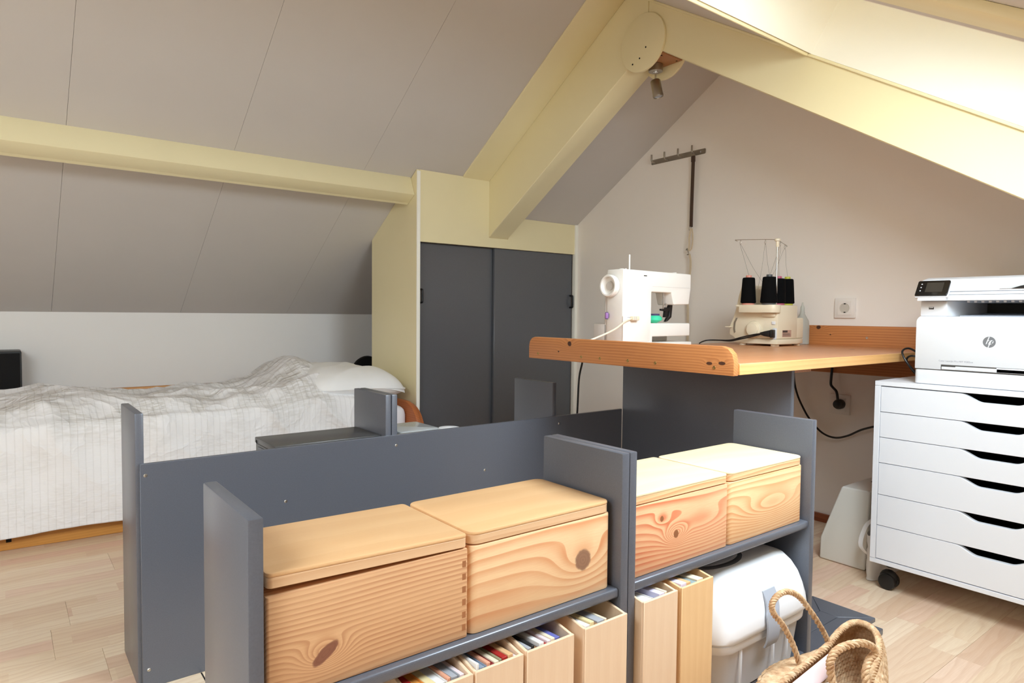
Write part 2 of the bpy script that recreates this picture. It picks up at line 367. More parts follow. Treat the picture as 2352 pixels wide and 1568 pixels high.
def seersucker():
    t = NT('seersucker_duvet'); uv = t.n('TexCoord').outputs['UV']; X = t.xyz(uv); co = t.obj_co()
    def line(x, w, p):
        fr = t.math('FRACT', t.math('DIVIDE', x, p)); d = t.math('ABSOLUTE', t.math('SUBTRACT', fr, .5)); return t.ramp(d, [(0., 1.), (w, 0.)])
    lu = line(X[0], .10, .0235); lv = line(X[1], .09, .0235)
    shade_patch = t.math('MULTIPLY', t.ramp(t.noise(uv, 6.5, 2), [(.47, 0.), (.56, 1.)]), t.ramp(X[1], [(.80, 1.), (.9, .25)]))  # shading of the puckered cloth, painted in as darker patches
    f = t.math('MAXIMUM', t.math('MULTIPLY', lu, t.math('ADD', .17, t.math('MULTIPLY', shade_patch, .25))), t.math('MULTIPLY', lv, t.math('MULTIPLY', shade_patch, .36)))
    pk = t.noise(t.vec(t.math('MULTIPLY', X[0], 28), t.math('MULTIPLY', X[1], 150), 0), 1., 2)
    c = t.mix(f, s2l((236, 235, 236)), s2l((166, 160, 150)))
    c = t.mix(t.math('MULTIPLY', t.math('MULTIPLY', t.ramp(pk, [(.42, 1.), (.6, .15)]), shade_patch), .5), c, s2l((184, 178, 168)))
    t.set(color=c, rough=.9, spec=.15)
    h = t.math('SUBTRACT', t.math('MULTIPLY', pk, .7), t.math('MULTIPLY', lu, .2))
    wv = t.n('TexNoise'); wv.inputs['Scale'].default_value = 3.0; t.put(wv.inputs['Vector'], uv)
    wu = t.n('VectorMath', operation='ADD'); t.put(wu.inputs[0], uv); sc = t.n('VectorMath', operation='SCALE'); t.put(sc.inputs[0], wv.outputs['Color']); sc.inputs['Scale'].default_value = .35; t.put(wu.inputs[1], sc.outputs[0])
    cr = t.noise(wu.outputs[0], 8.5, 3, .45); cr = t.math('POWER', t.math('SUBTRACT', 1., t.math('MULTIPLY', t.math('ABSOLUTE', t.math('SUBTRACT', cr, .5)), 4.5), clamp=True), 2.2)
    h = t.math('ADD', h, t.math('MULTIPLY', cr, t.math('ADD', .9, t.math('MULTIPLY', t.ramp(X[1], [(.8, 1.), (1., 0.)]), 2.2))))
    t.bump(h, .5, .004); return t.m
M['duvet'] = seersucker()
def straw():
    t = NT('seagrass'); co = t.obj_co()
    a = t.noise(co, 60, 3); b = t.noise(t.vmul(co, (120, 120, 500)), 1, 2)
    c = t.ramp(a, [(.25, s2l((178, 136, 100))), (.55, s2l((214, 182, 144))), (.8, s2l((234, 212, 182)))])
    c = t.mix(t.math('MULTIPLY', t.ramp(b, [(.3, 1.), (.55, 0.)]), .35), c, s2l((130, 86, 54)))
    t.set(color=c, rough=.75, spec=.25); t.bump(b, .3, .001); return t.m
M['straw'] = straw()

# ------------------------------------------------------------------ room shell
XL, XR, YF, YB = -1.7, 2.775, -.45, 4.12
b = MB().box(XL - .1, XR + .1, YF - .1, YB + .1, -.12, -.0085)
floor = struct('floor', b, M['cabin'])
rj = random.Random(3)
k0 = int(math.floor((YF - 2.174) / .194))
for k in range(k0, 11):
    ya, yb = 2.174 + .194 * k, 2.174 + .194 * (k + 1)
    if ya >= YB: break
    j = {0: .141, -8: 2.06}.get(k, rj.uniform(-1.2, 0.05) + .35 * (k % 3))
    xs = [XL]; x = j - 1.29 * 4
    while x < XR:
        if x > XL + .05 and x < XR - .05: xs.append(x)
        x += 1.29
    xs.append(XR)
    for xa, xb in zip(xs, xs[1:]):
        pb = MB().box(xa + .0002, xb - .0002, ya + .0002, yb - .0002, -.008, 0, .0003, 1)
        me = make_mesh('plank', pb, (xa, ya, 0)); me.materials.append(M['floor'])
        o = bpy.data.objects.new('plank', me); COL.objects.link(o); o.location = (xa, ya, 0); o.parent = floor; ROOT[o.name] = floor

# gable end walls, knee walls
gab = [(YF - .1, -.1), (YB + .15, -.1), (YB + .15, 1.1), (1.95, 2.6), (YF - .1, 1.1)]
struct('wall_right', MB().prism(gab, 'x', XR, XR + .12), M['wall'])
struct('wall_left', MB().prism(gab, 'x', XL - .12, XL), M['wall'])
struct('wall_back', MB().box(XL, XR, YB, YB + .1, -.05, 1.0), M['kneewall'])
struct('wall_front', MB().box(XL, XR, YF - .1, YF, -.05, .95), M['wall'])
bb = MB().box(XR - .012, XR, .0, 2.94, 0, .036, .002)
struct('baseboard_right', bb, M['base_wood'])

# left slope of the ceiling: slab with separate 60 cm panels
RY, RZ = 1.952, 2.231
def sl(y, d): return (y, zl(y) + d)
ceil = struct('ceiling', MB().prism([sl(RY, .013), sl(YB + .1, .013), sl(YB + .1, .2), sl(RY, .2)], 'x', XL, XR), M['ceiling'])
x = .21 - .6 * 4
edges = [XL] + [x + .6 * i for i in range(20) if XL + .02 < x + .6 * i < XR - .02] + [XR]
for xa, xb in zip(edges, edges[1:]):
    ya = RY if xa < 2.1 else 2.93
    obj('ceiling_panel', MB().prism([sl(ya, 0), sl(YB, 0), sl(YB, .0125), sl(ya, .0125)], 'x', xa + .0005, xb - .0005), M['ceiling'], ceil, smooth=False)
# right slope, cut around the main skylight and the added one; opening ends square to the roof
def rs(y, perp=True):
    a = (y, zr(y)); n = Vector((SKY_N.y, SKY_N.z)) * .184
    return a, (y + n.x, a[1] + n.y)
b = MB()
def rslab(xa, xb, ya, yb):
    p0, q0 = rs(ya); p1, q1 = rs(yb); b.prism([p0, p1, q1, q0], 'x', xa, xb)
for xa, xb in ((XL, SK_FILL[0]), (SK_FILL[1], SK1[0]), (SK1[1], XR)): rslab(xa, xb, YF - .1, 1.97)
for sk in (SK1, SK_FILL): rslab(sk[0], sk[1], YF - .1, sk[2]); rslab(sk[0], sk[1], sk[3], 1.97)
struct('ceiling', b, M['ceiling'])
# furred-down ceiling between truss and gable
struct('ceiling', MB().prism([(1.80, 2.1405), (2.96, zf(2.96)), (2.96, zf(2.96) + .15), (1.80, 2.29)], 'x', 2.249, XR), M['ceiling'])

# truss: two rafters meeting at the ridge, round gussets over the joint
lr = struct('trim_1', MB().prism([(2.985, 1.2713), (1.846, 1.977), (1.846, 2.16), (RY, RZ), (2.985, zl(2.985) + .004)], 'x', 2.117, 2.249, .003, 1), M['cream'], label='left cream rafter boarding with round plate')
rr = struct('trim_2', MB().prism([(1.846, 1.977), (YF, .5585), (YF, zr(YF) + .004), (1.846, 2.166)], 'x', 2.117, 2.249, .003, 1), M['cream'])
for xa, xb in ((2.105, 2.117), (2.249, 2.261)):
    obj('gusset_disc', MB().cyl((xa, 1.868, 1.992), .1165, xb - xa, (1, 0, 0), 56, .002), M['cream'], lr)
for yy, zz in ((1.848, 1.968), (1.88, 1.932), (1.918, 1.918)):
    obj('screw_hole', MB().cyl((2.1042, yy, zz), .0036, .0012, (1, 0, 0), 10), M['hole'], lr)
obj('mounting_block', MB().box(2.122, 2.246, 1.772, 1.945, 1.925, 1.968, .003), M['mount'], lr)
for px_, py_ in ((2.135, 1.79), (2.23, 1.79)): obj('screw', MB().cyl((px_, py_, 1.9242), .004, .002, (0, 0, 1), 10), M['hole'], lr)
# moulding under the roof along the right rafter, flat board on the left slope, purlin
struct('trim_3', MB().prism([(1.846, 2.154), (YF, zr(YF) - .011), (YF, zr(YF)), (1.846, 2.165)], 'x', 2.106, 2.1165, .003, 2), M['cream'])
struct('trim_4', MB().prism([sl(RY, -.010), sl(2.95, -.010), sl(2.95, .001), sl(RY, .001)], 'x', 1.945, 2.1165, .002, 1), M['cream'])
pur = struct('trim_5', MB().prism([(3.01, 1.567), (2.968, 1.472), (3.039, 1.431), (3.085, 1.53)], 'x', XL, 1.6675, .003, 2), M['cream'])
obj('bead', MB().prism([(3.026, 1.4382), (3.041, 1.4296), (3.044, 1.4365), (3.030, 1.4452)], 'x', XL, 1.6674, .0015, 1), M['cream'], pur)
# skylights: reveal boards, edge trim, frame, sash, pane
def skylight(name, sk, side=0):
    x0, x1, y0, y1 = sk; yax = Vector((0, 1, RT)).normalized(); O = Vector((0, y0, zr(y0))); Ls = (y1 - y0) * math.hypot(1, RT)
    R = Matrix(((1, yax.x, SKY_N.x), (0, yax.y, SKY_N.y), (0, yax.z, SKY_N.z))).to_4x4(); R.translation = O
    def fr(bm, w, d0, d1, o=0, bev=.002):
        for (a, c, p, q) in ((x0 + o, x0 + o + w, o, Ls - o), (x1 - o - w, x1 - o, o, Ls - o), (x0 + o + w, x1 - o - w, o, o + w), (x0 + o + w, x1 - o - w, Ls - o - w, Ls - o)):
            bm.box(a, c, p, q, d0, d1, bev, 1, R)
        return bm
    w = struct(name, fr(MB(), .052, .184, .226, -.012), M['cream'])
    for (a, c, p, q) in ((x0, x0 + .008, 0, Ls), (x1 - .008, x1, 0, Ls), (x0 + .008, x1 - .008, 0, .008), (x0 + .008, x1 - .008, Ls - .008, Ls)):
        obj('reveal_board', MB().box(a, c, p, q, .0005, .1835, 0, mat=R), M['reveal'], w)
    obj('frame', fr(MB(), .03, .198, .25, .040), M['cream'], w)
    obj('sash', fr(MB(), .055, .232, .275, .068), M['cream'], w)
    obj('blocker_bar', MB().box(x0 + .124, x1 - .124, Ls - .42, Ls - .124, .232, .275, .003, 1, R), M['cream'], w)  # added thick bar, holds back daylight from the upper part
    obj('pane', MB().box(x0 + .115, x1 - .115 - side, .115, Ls - .418, .25, .256, 0, mat=R), M['glass'], w)
    if side: obj('blocker_panel', MB().box(x1 - .124 - side, x1 - .1235, .124, Ls - .422, .240, .275, .003, 1, R), M['reveal'], w)  # added opaque panel, keeps skylight glare off the rafter
    obj('edge_trim', MB().box(x0 - .012, x1 - .014, Ls - .001, Ls + .013, -.011, .0, .002, 1, R), M['cream'], w)
skylight('window_1', SK1, .30); skylight('added_window_2', SK_FILL)
def slope_strip(x0, x1, d0, d1): return MB().prism([(1.15, zr(1.15) - d1), (YF, zr(YF) - d1), (YF, zr(YF) - d0), (1.15, zr(1.15) - d0)], 'x', x0, x1, .003, 2)
struct('trim_7', slope_strip(.757, .800, -.0005, .006), M['cream'])
struct('trim_8', slope_strip(.690, .7545, -.0005, .012), M['cream'])

struct('trim_6', MB().box(.3700, .3732, .975, 1.699, .0, .0004), M['hole'])

# ------------------------------------------------------------------ closet with sliding doors
cl = thing('closet', 'cream built-in closet with two dark grey sliding doors beside the bed', 'closet', (1.668, 2.95, 0))
obj('side_panel', MB().prism([(2.951, 0), (3.456, 0), (3.456, 1.284), (2.951, 1.598)], 'x', 1.668, 1.686, .0015, 1), M['cream'], cl)
obj('front_stile', MB().prism([(1.668, 0), (1.687, 0), (1.687, 1.238), (1.687, 1.59), (1.668, 1.59)], 'y', 2.944, 2.9505, .001, 1), M['reveal'], cl)
obj('fascia', MB().prism([(1.687, 1.238), (2.756, 1.238), (2.756, 1.413), (2.2495, 1.413), (2.2495, 1.289), (2.1165, 1.289), (2.1165, 1.598), (1.687, 1.598)], 'y', 2.9502, 2.967), M['cream'], cl)
obj('right_stile', MB().box(2.752, 2.7745, 2.940, 2.967, 0, 1.414, .002), M['reveal'], cl)
for nm, xa, xb, ya, hx in (('sliding_door', 1.688, 2.185, 2.992, 1.714), ('sliding_door', 2.170, 2.7515, 2.970, 2.738)):
    d = obj(nm, MB().box(xa, xb, ya, ya + .016, .012, 1.2375, .0015, 1), M['darkdoor'], cl)
    z0, z1 = (.93, .998) if hx < 2 else (.918, .990)
    hp = smooth_path([(hx, ya + .001, z0), (hx, ya - .020, z0 + .002), (hx, ya - .024, z0 + .012), (hx, ya - .024, z1 - .012), (hx, ya - .020, z1 - .002), (hx, ya + .001, z1)], 5)
    obj('door_handle', MB().tube(hp, .0055, 8), M['black'], d)

# ------------------------------------------------------------------ low shelving units
def shelf_unit(label, xa, xb, ya, yb, front, ztop=.64, zs=.408, back=True):
    t = .018
    u = thing('shelf_unit', label, 'shelf', ((xa + xb) / 2, (ya + yb) / 2, 0), 'low dark grey shelving units')
    obj('side_panel', MB().box(xa, xa + t, ya, yb, 0, ztop, .0022), M['dark'], u)
    obj('side_panel', MB().box(xb - t, xb, ya, yb, 0, ztop, .0022), M['dark'], u)
    obj('shelf', MB().box(xa + t, xb - t, ya + .004, yb - .004, zs - .017, zs, .004, 3), M['dark'], u)
    obj('bottom_shelf', MB().box(xa + t, xb - t, ya + .006, yb - .004, .083, .1, .002), M['dark'], u)
    obj('plinth', MB().box(xa + t, xb - t, ya + .03, ya + .046, 0, .083), M['dark'], u)
    if back: obj('light_stop_board', MB().box(xa + t, xb - t, yb - .008, yb - .004, .1, zs - .017), M['dark'], u)  # added unseen board, keeps the space behind the files dark
    return u
shelf_unit('dark grey shelf unit holding the two tan wooden boxes and four magazine files', .217, .8495, .765, .972, 0)
shelf_unit('dark grey shelf unit holding the two pale wooden boxes and the plastic bin', .8505, 1.478, .765, .972, 0)
shelf_unit('dark grey shelf unit in front of the bed holding the dark box', .239, .887, 1.7115, 1.925, 1, back=False)
shelf_unit('dark grey shelf unit before the closet doors with white containers', .889, 1.520, 1.7115, 1.925, 1, back=False)
bd = thing('screen_board', 'long dark grey board screwed across the backs of the shelf units by the bed', 'board', (1.04, 1.705, 0))
obj('panel', MB().box(.2465, 1.8395, 1.7, 1.711, 0, .525, .0012, 1), M['dark'], bd)
for xx, zz in ((.258, .498), (.579, .385), (.898, .495), (1.211, .38), (1.524, .499), (.260, .043)):
    obj('screw', MB().lathe([(0, -.0022), (.0028, -.0018), (.0045, 0), (.0045, .001)], (xx, 1.7002, zz), (0, 1, 0), 12), M['screw'], bd)

# wooden lidded boxes on the front shelves
def wooden_box(label, x0, x1, zl0, body, lid, edge, tilt=0., cr=.011):
    y0, y1, zb = .780, .972, .4085
    w = thing('wooden_box', label, 'box', (x0, y0, zb), 'lidded pine boxes on the front shelves')
    cx, cy = (x0 + x1) / 2, (y0 + y1) / 2
    obj('body', MB().prism(rrect(x1 - x0, y1 - y0, cr, 5, cx, cy), 'z', zb, zl0 - .0022, .002, 2), body, w)
    L = MB().prism(rrect(x1 - x0 - .001, y1 - y0, cr + .004, 5, cx, cy), 'z', zl0 + .0128, zl0 + .0185, .0022, 2)
    if tilt: L.v = [(p[0], p[1], p[2] + tilt * (x1 - p[0]) / (x1 - x0) * (1.15 if p[1] < cy else .6)) for p in L.v]
    l = obj('lid', L, lid, w)
    e = MB().prism(rrect(x1 - x0 - .0022, y1 - y0 - .0012, cr + .0035, 5, cx, cy), 'z', zl0 - .0002, zl0 + .0130, .0006, 1)
    if tilt: e.v = [(p[0], p[1], p[2] + tilt * (x1 - p[0]) / (x1 - x0) * (1.15 if p[1] < cy else .6)) for p in e.v]
    obj('lid_rim', e, edge, l)
    return w
w1 = wooden_box('tan wooden box next to the left end panel, oval knot, lid sitting askew', .242, .5275, .5405, M['pine_a'], M['lid_a'], M['lid_edge'], .007, .004)
for i in range(6):
    obj('finger_joint', MB().box(.5175, .5235, .7798, .7803, .420 + i * .0185, .429 + i * .0185), M['joint'], w1)
w2 = wooden_box('tan wooden box with one large round grey knot, left of the double panel', .531, .8225, .5405, M['pine_b'], M['lid_a'], M['lid_edge'], 0, .014)
w3 = wooden_box('reddish swirl-grained wooden box with two small knots, right of the double panel', .877, 1.1585, .5395, M['pine_c'], M['lid_b'], M['pine_d'], 0, .004)
for i in range(6): obj('finger_joint', MB().box(.8812, .8835, .7798, .7803, .418 + i * .019, .428 + i * .019), M['joint'], w3)
w4 = wooden_box('pale fine-grained wooden box beside the right end panel, under the desk corner', 1.1625, 1.4505, .5395, M['pine_d'], M['lid_b'], M['pine_d'], 0, .014)

# magazine files with their magazines
MCOL = {'red': (168, 40, 36), 'orange': (226, 150, 70), 'pale yellow': (226, 208, 160), 'white': (232, 230, 228), 'grey': (168, 170, 176), 'pink-white': (226, 210, 212),
        'blue-grey': (150, 164, 182), 'salmon': (220, 160, 132), 'dark red': (128, 30, 30), 'cream': (230, 216, 190), 'olive': (150, 142, 112), 'brown': (150, 112, 78), 'black': (40, 38, 38), 'violet-blue': (104, 108, 176), 'tan': (216, 174, 128), 'lilac': (214, 206, 226), 'light blue': (190, 206, 222), 'teal grey': (140, 158, 160)}
PM = {k: plain('magazine_' + k.replace(' ', '_').replace('-', '_'), v, .5, var=.06, vscale=20) for k, v in MCOL.items()}
def magazine_file(xa, xb, mat, which, short, fill, mags):
    y0, y1, z0, z1, t = .745, .955, .1005, .374, .005
    f = thing('magazine_file', f'wooden magazine file, {which}', 'magazine file', ((xa + xb) / 2, (y0 + y1) / 2, z0), 'wooden magazine files under the boxes')
    if xa > .85: z1 = .380
    obj('front_panel', MB().box(xa, xb, y0, y0 + t, z0, z1, .001, 1), mat, f)
    top = [(y0 + t + (y1 - y0 - t) * i / 12, z1 - .0005 + .0105 * math.sin(math.pi * min(1, i / 12 * 1.05)) - .055 * max(0, i / 12 - .35) ** 1.6) for i in range(13)]
    for xx in (xa, xb - t):
        obj('side_panel', MB().prism([(y0 + t, z0)] + [(y1, z0)] + top[::-1], 'x', xx, xx + t, .0008, 1), mat, f)
    obj('bottom_panel', MB().box(xa + t, xb - t, y0 + t, y1, z0, z0 + t), mat, f)
    n = len(mags); xi = xa + t + .0008; wid = (xb - xa - 2 * t - .0016) * fill; tot = sum(m[1] for m in mags)
    for i, (c, wt, h) in enumerate(mags):
        th = wid * wt / tot
        bm_ = MB()
        if wt > 1.4:
            bm_.box(xi, xi + .0012, y0 + t + .002, y1 - .012, z0 + t, z1 + h, .0003, 1)
            bm_.box(xi + .0013, xi + th - .0016, y0 + t + .004, y1 - .014, z0 + t, z1 + h - .003)
            bm_.box(xi + th - .0015, xi + th - .0004, y0 + t + .002, y1 - .012, z0 + t, z1 + h - .001, .0003, 1)
        else:
            bm_.box(xi, xi + th - .0008, y0 + t + .002, y1 - .012, z0 + t, z1 + h, .0006, 1)
        bm_.v = [(p[0] + .0 , p[1], p[2] - (.10 * max(0, p[1] - y0 - .06)) * (1 if p[2] > .3 else 0)) for p in bm_.v]
        solo('magazine', bm_, PM[c], f'{c} magazine in {short}', 'magazine', (xi + th / 2, (y0 + y1) / 2, z0 + t), 'magazines in the wooden files')
        xi += th
magazine_file(.415, .514, M['birch'], 'farthest left, cut off at the bottom of the picture', 'the farthest left magazine file', .95, [('red', 1.2, .004), ('orange', 1.5, .003), ('pale yellow', 1.3, .002), ('white', 1.7, .001), ('salmon', .6, .003), ('grey', 1.5, .003), ('pink-white', .8, .001)])
magazine_file(.518, .604, M['birch'], 'second from left', 'the second magazine file from the left', .97, [('white', .6, .007), ('blue-grey', 1.5, .001), ('salmon', .8, .003), ('dark red', .8, -.001), ('cream', 1., .0), ('olive', .6, .001), ('red', 1.2, .002), ('tan', 1.2, .003), ('pink-white', .7, -.002)])
magazine_file(.611, .706, M['birch'], 'third from left', 'the third magazine file from the left', .78, [('grey', .8, .001), ('black', .6, .003), ('brown', .9, -.004), ('white', 1., .002), ('red', .6, -.002), ('pink-white', .8, .001), ('cream', .8, .002), ('violet-blue', 1., .001)])
magazine_file(.730, .828, M['birch'], 'fourth from left, left of the double panel', 'the file left of the double panel', .58, [('white', 1., .001), ('pale yellow', .8, .004), ('brown', .6, -.001), ('grey', 1.4, .001), ('cream', .5, .001)])
magazine_file(.870, .961, M['birch'], 'pale, just right of the double panel', 'the pale file right of the double panel', .80, [('white', 1.6, .0), ('light blue', 1., -.012), ('lilac', .9, .001), ('cream', .4, .002)])
magazine_file(.973, 1.067, M['birch2'], 'yellowish, next to the plastic bin', 'the yellowish file next to the plastic bin', .80, [('lilac', 1., .004), ('tan', .8, .003), ('teal grey', 1.2, -.002), ('cream', 1.2, .001)])

# objects on the rear shelves
db = thing('storage_box', 'dark grey lidded box on the shelf unit in front of the bed', 'box', (.715, 1.825, .4085))
obj('body', MB().box(.565, .866, 1.740, 1.905, .4085, .506, .002), M['darktop'], db)
obj('lid', MB().box(.563, .868, 1.737, 1.908, .5075, .523, .002), M['darktop'], db)
obj('grip_hole', MB().cyl((.5626, 1.893, .512), .005, .002, (1, 0, 0), 10), M['hole'], db)
obj('end_panel', MB().box(.5626, .565, 1.752, 1.880, .418, .5, .0008, 1), M['darkdoor'], db)
cb = thing('clear_container', 'clear plastic container on the shelf before the closet', 'container', (1.0, 1.815, .4085))
b = MB()
for a in ((.935, 1.065, 1.745, 1.748), (.935, 1.065, 1.882, 1.885), (.935, .938, 1.748, 1.882), (1.062, 1.065, 1.748, 1.882)): b.box(*a, .4085, .516)
b.box(.935, 1.065, 1.745, 1.885, .4085, .412)
obj('body', b, M['clear'], cb); obj('lid', MB().prism(rrect(.138, .148, .012, 4, 1.0, 1.815), 'z', .5162, .523, .002), M['clear'], cb)
wj = thing('white_jar', 'round white lidded jar on the shelf before the closet', 'jar', (1.14, 1.80, .4085))
obj('body', MB().lathe([(.0, 0), (.034, 0), (.038, .004), (.038, .074), (.034, .08)], (1.14, 1.80, .4085), n=28), M['whiteplastic'], wj)
obj('lid', MB().lathe([(.040, .0805), (.041, .0825), (.041, .092), (.034, .100), (.0, .104)], (1.14, 1.80, .4085), n=28), M['whiteplastic'], wj)

# ------------------------------------------------------------------ bed, duvet, pillow
bed = thing('bed', 'pine bed with a white sheet along the low wall', 'bed', (.6, 3.3, 0))
hb = [(2.82, 0), (3.80, 0), (3.80, .44), (2.965, .435)] + [(2.965 - .145 * math.sin(math.radians(a)), .290 + .145 * math.cos(math.radians(a))) for a in range(12, 91, 13)]
obj('headboard', MB().prism(hb, 'x', 1.606, 1.630, .005, 3), M['headboard'], bed)
obj('headboard_edge', MB().prism([(y + .012 if y < 3 else y - .01, max(0, z - .014) if z > .05 else z) for y, z in hb], 'x', 1.6305, 1.655, .005, 3), M['headboard'], bed)
mt = MB().box(-.45, 1.604, 2.90, 3.765, .235, .415, .045, 5)
mt.v = [(p[0], p[1] + (3.0 - .055 * p[0] - 2.90) * max(0, min(1, (3.3 - p[1]) / .35)), p[2]) for p in mt.v]
obj('mattress', mt, M['sheet'], bed)
obj('bed_base', MB().box(-.45, 1.604, 3.05, 3.765, .14, .234), M['bedwood'], bed)
obj('back_rail', MB().box(-.47, 1.604, 3.772, 3.796, .12, .492, .005), M['bedwood'], bed)
obj('foot_board', MB().box(-.475, -.452, 2.84, 3.771, 0, .42, .004), M['bedwood'], bed)
tr = thing('trundle_drawer', 'pine trundle front on the floor below the hanging duvet', 'drawer', (.5, 2.99, 0))
obj('front_board', MB().prism([(-.44, 3.013), (1.58, 2.928), (1.58, 2.948), (-.44, 3.033)], 'z', .001, .105, .002), M['bedwood'], tr)
obj('side_board', MB().box(-.44, -.42, 3.034, 3.7, .001, .10), M['bedwood'], tr); obj('side_board', MB().box(1.56, 1.58, 2.95, 3.7, .001, .10), M['bedwood'], tr)
obj('slot', MB().box(.004, .020, 2.9925, 2.996, .03, .055), M['hole'], tr)

NU, NV = 340, 260
def fold(x, y, ang, freq, seed, sharp=2.2):
    c, s = math.cos(ang), math.sin(ang); u, v = c * x + s * y, -s * x + c * y
    w = mnoise.noise(Vector((u * 1.6, v * 1.6, seed))) * .9
    n = mnoise.noise(Vector((u * freq * .30, (v + .16 * w) * freq, seed + 5)))
    return max(0, 1 - abs(n) * 1.9) ** sharp
def crumple(x, y):
    big = fold(x, y, .55, 3.1, 2.3, 2.8) * .030 + fold(x, y, -.25, 4.3, 7.1, 3.) * .028 + fold(x, y, 1.2, 3.7, 11.7, 2.8) * .022
    m_ = .25 + .75 * max(0, min(1, mnoise.noise(Vector((x * 2.1, y * 2.1, 31))) * 1.6 + .5)); mid = m_ * (fold(x, y, .8, 6.0, 3.9, 2.4) * .019 + fold(x, y, -.5, 7.5, 8.3, 2.4) * .016 + fold(x, y, .1, 6.5, 14.3, 2.4) * .013)
    fin = fold(x, y, .4, 16, 5.9, 2.5) * .0028 + fold(x, y, -.9, 19, 6.3, 2.5) * .0024
    return .045 * math.tanh(big / .045), .018 * math.tanh(mid / .018), fin
def duvet_pt(u, v):
    x = -.40 + 1.72 * u
    LEN_T, LEN_F = .83, .385
    yf = 2.985 - .055 * x                       # front edge of the bed runs slightly askew
    s = v * (LEN_T + LEN_F)                     # arc length from the wall side to the hem
    hump = .125 * math.exp(-((x - 1.16) / .12) ** 2) + .055 * math.exp(-((x - 1.34) / .13) ** 2) + .035 * math.exp(-((x - .18) / .17) ** 2) - .012 * math.exp(-((x - .62) / .2) ** 2)
    yb = 3.765 - .03 * mnoise.noise(Vector((x * 3, 0, 1)))
    big, mid, fin = crumple(x, s)
    if s < LEN_T:
        dy = s / LEN_T; y = yb + (yf - yb) * dy
        back = min(1, (yb - y) / .14); back = back * back * (3 - 2 * back)
        prof = math.sin(math.pi * min(1, max(0, dy)) ** .9)
        z = .440 + .030 * back + hump * (.25 + .75 * prof) - .03 * (1 - back)
        k = max(0, (dy - .88) / .12); z -= .022 * k * k
        e = min(1, (1 - dy) / .12 + .35)
        z += ((big * 1.25 + mid) * e + fin) * (.35 + .65 * back) + .012 * mnoise.noise(Vector((x * 4, y * 4, 3)))
        x += .010 * mnoise.noise(Vector((x * 6, y * 6, 9))); y -= .008 * k * k
    else:
        q = s - LEN_T; a = min(1, q / .06); k = min(1, q / .10)
        y = yf - .008 - .030 * math.sin(a * math.pi / 2) - .010 * math.sin(q * 6) ** 2
        z = .440 + .030 + hump * .25 - .022 - .05 * (1 - math.cos(a * math.pi / 2)) - max(0, q - .045) + (big * 1.25 + mid) * .35 * (1 - k)
        y -= (.010 * mnoise.noise(Vector((x * 5.2, q * 1.1, 4))) + .006 * mnoise.noise(Vector((x * 13, q * 2.4, 6)))) * k
        y -= fold(x, q * .9, .75, 5.2, 15.2, 3.2) * .030 * max(0, 1 - q / .34) + (mid * .30 * max(0, 1 - q / .22))
        z += .007 * mnoise.noise(Vector((x * 2.6, .5, 2)))
    return (x, y, max(z, .045))
b = MB().grid(duvet_pt, NU, NV)
P = np.array(b.v).reshape(NV, NU, 3)
for _ in range(2):                              # soften the sharpest crests
    Q = P.copy(); Q[1:-1, 1:-1] = .4 * P[1:-1, 1:-1] + .15 * (P[:-2, 1:-1] + P[2:, 1:-1] + P[1:-1, :-2] + P[1:-1, 2:]); P = Q
b.v = [tuple(p) for p in P.reshape(-1, 3)]
uu = np.linspace(0, 1.72, NU)[None, :].repeat(NV, 0); vv = np.linspace(0, 1.215, NV)[:, None].repeat(NU, 1)
b.uv = np.stack([uu, vv], -1).reshape(-1, 2)
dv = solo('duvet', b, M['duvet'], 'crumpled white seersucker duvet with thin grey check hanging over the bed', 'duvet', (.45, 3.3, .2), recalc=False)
dv.data.flip_normals(); dv.data.update()
sd = dv.modifiers.new('thickness', 'SOLIDIFY'); sd.thickness = .008; sd.offset = -1

b = MB(); nu, nv = 60, 60
for sgn in (1, -1):
    def fn(u, v, sgn=sgn):
        a, c = u * 2 - 1, v * 2 - 1
        th = max(0, (1 - abs(a) ** 4.) * (1 - abs(c) ** 4.)) ** .55
        pinch = 1 - .07 * (abs(a) ** 6) * (1 - abs(c) ** 4) - .0
        x = 1.375 + .255 * a * (1 - .14 * c ** 6); y = 3.24 + .345 * c * (1 - .11 * a ** 6)
        z = .516 + sgn * (.092 if sgn > 0 else .066) * th + .012 * a * 0 + (-.02 * max(0, a) ** 2 if sgn > 0 else -.0)
        z += .006 * mnoise.noise(Vector((x * 9, y * 9, sgn))) * th + .009 * fold(x, y, .9, 7, 21, 1.8) * th
        if a > 0: z -= .018 * a * a
        return (x, y, z)
    b.grid(fn, nu, nv)
pl = thing('pillow', 'white pillow at the head of the bed beside the closet', 'pillow', (1.395, 3.24, .45))
obj('pillowcase', b, M['pillowcase'], pl)
edge = []
for i in range(96):
    s_ = i / 96 * 4; k = int(s_); f_ = (s_ - k) * 2 - 1
    a, c = [(f_, -1), (1, f_), (-f_, 1), (-1, -f_)][k]
    edge.append((1.375 + .255 * a * (1 - .14 * c ** 6), 3.24 + .345 * c * (1 - .11 * a ** 6), .516 - (.018 * a * a if a > 0 else 0)))
obj('piping', MB().tube(edge, .003, 6, True), M['pillowcase'], pl)

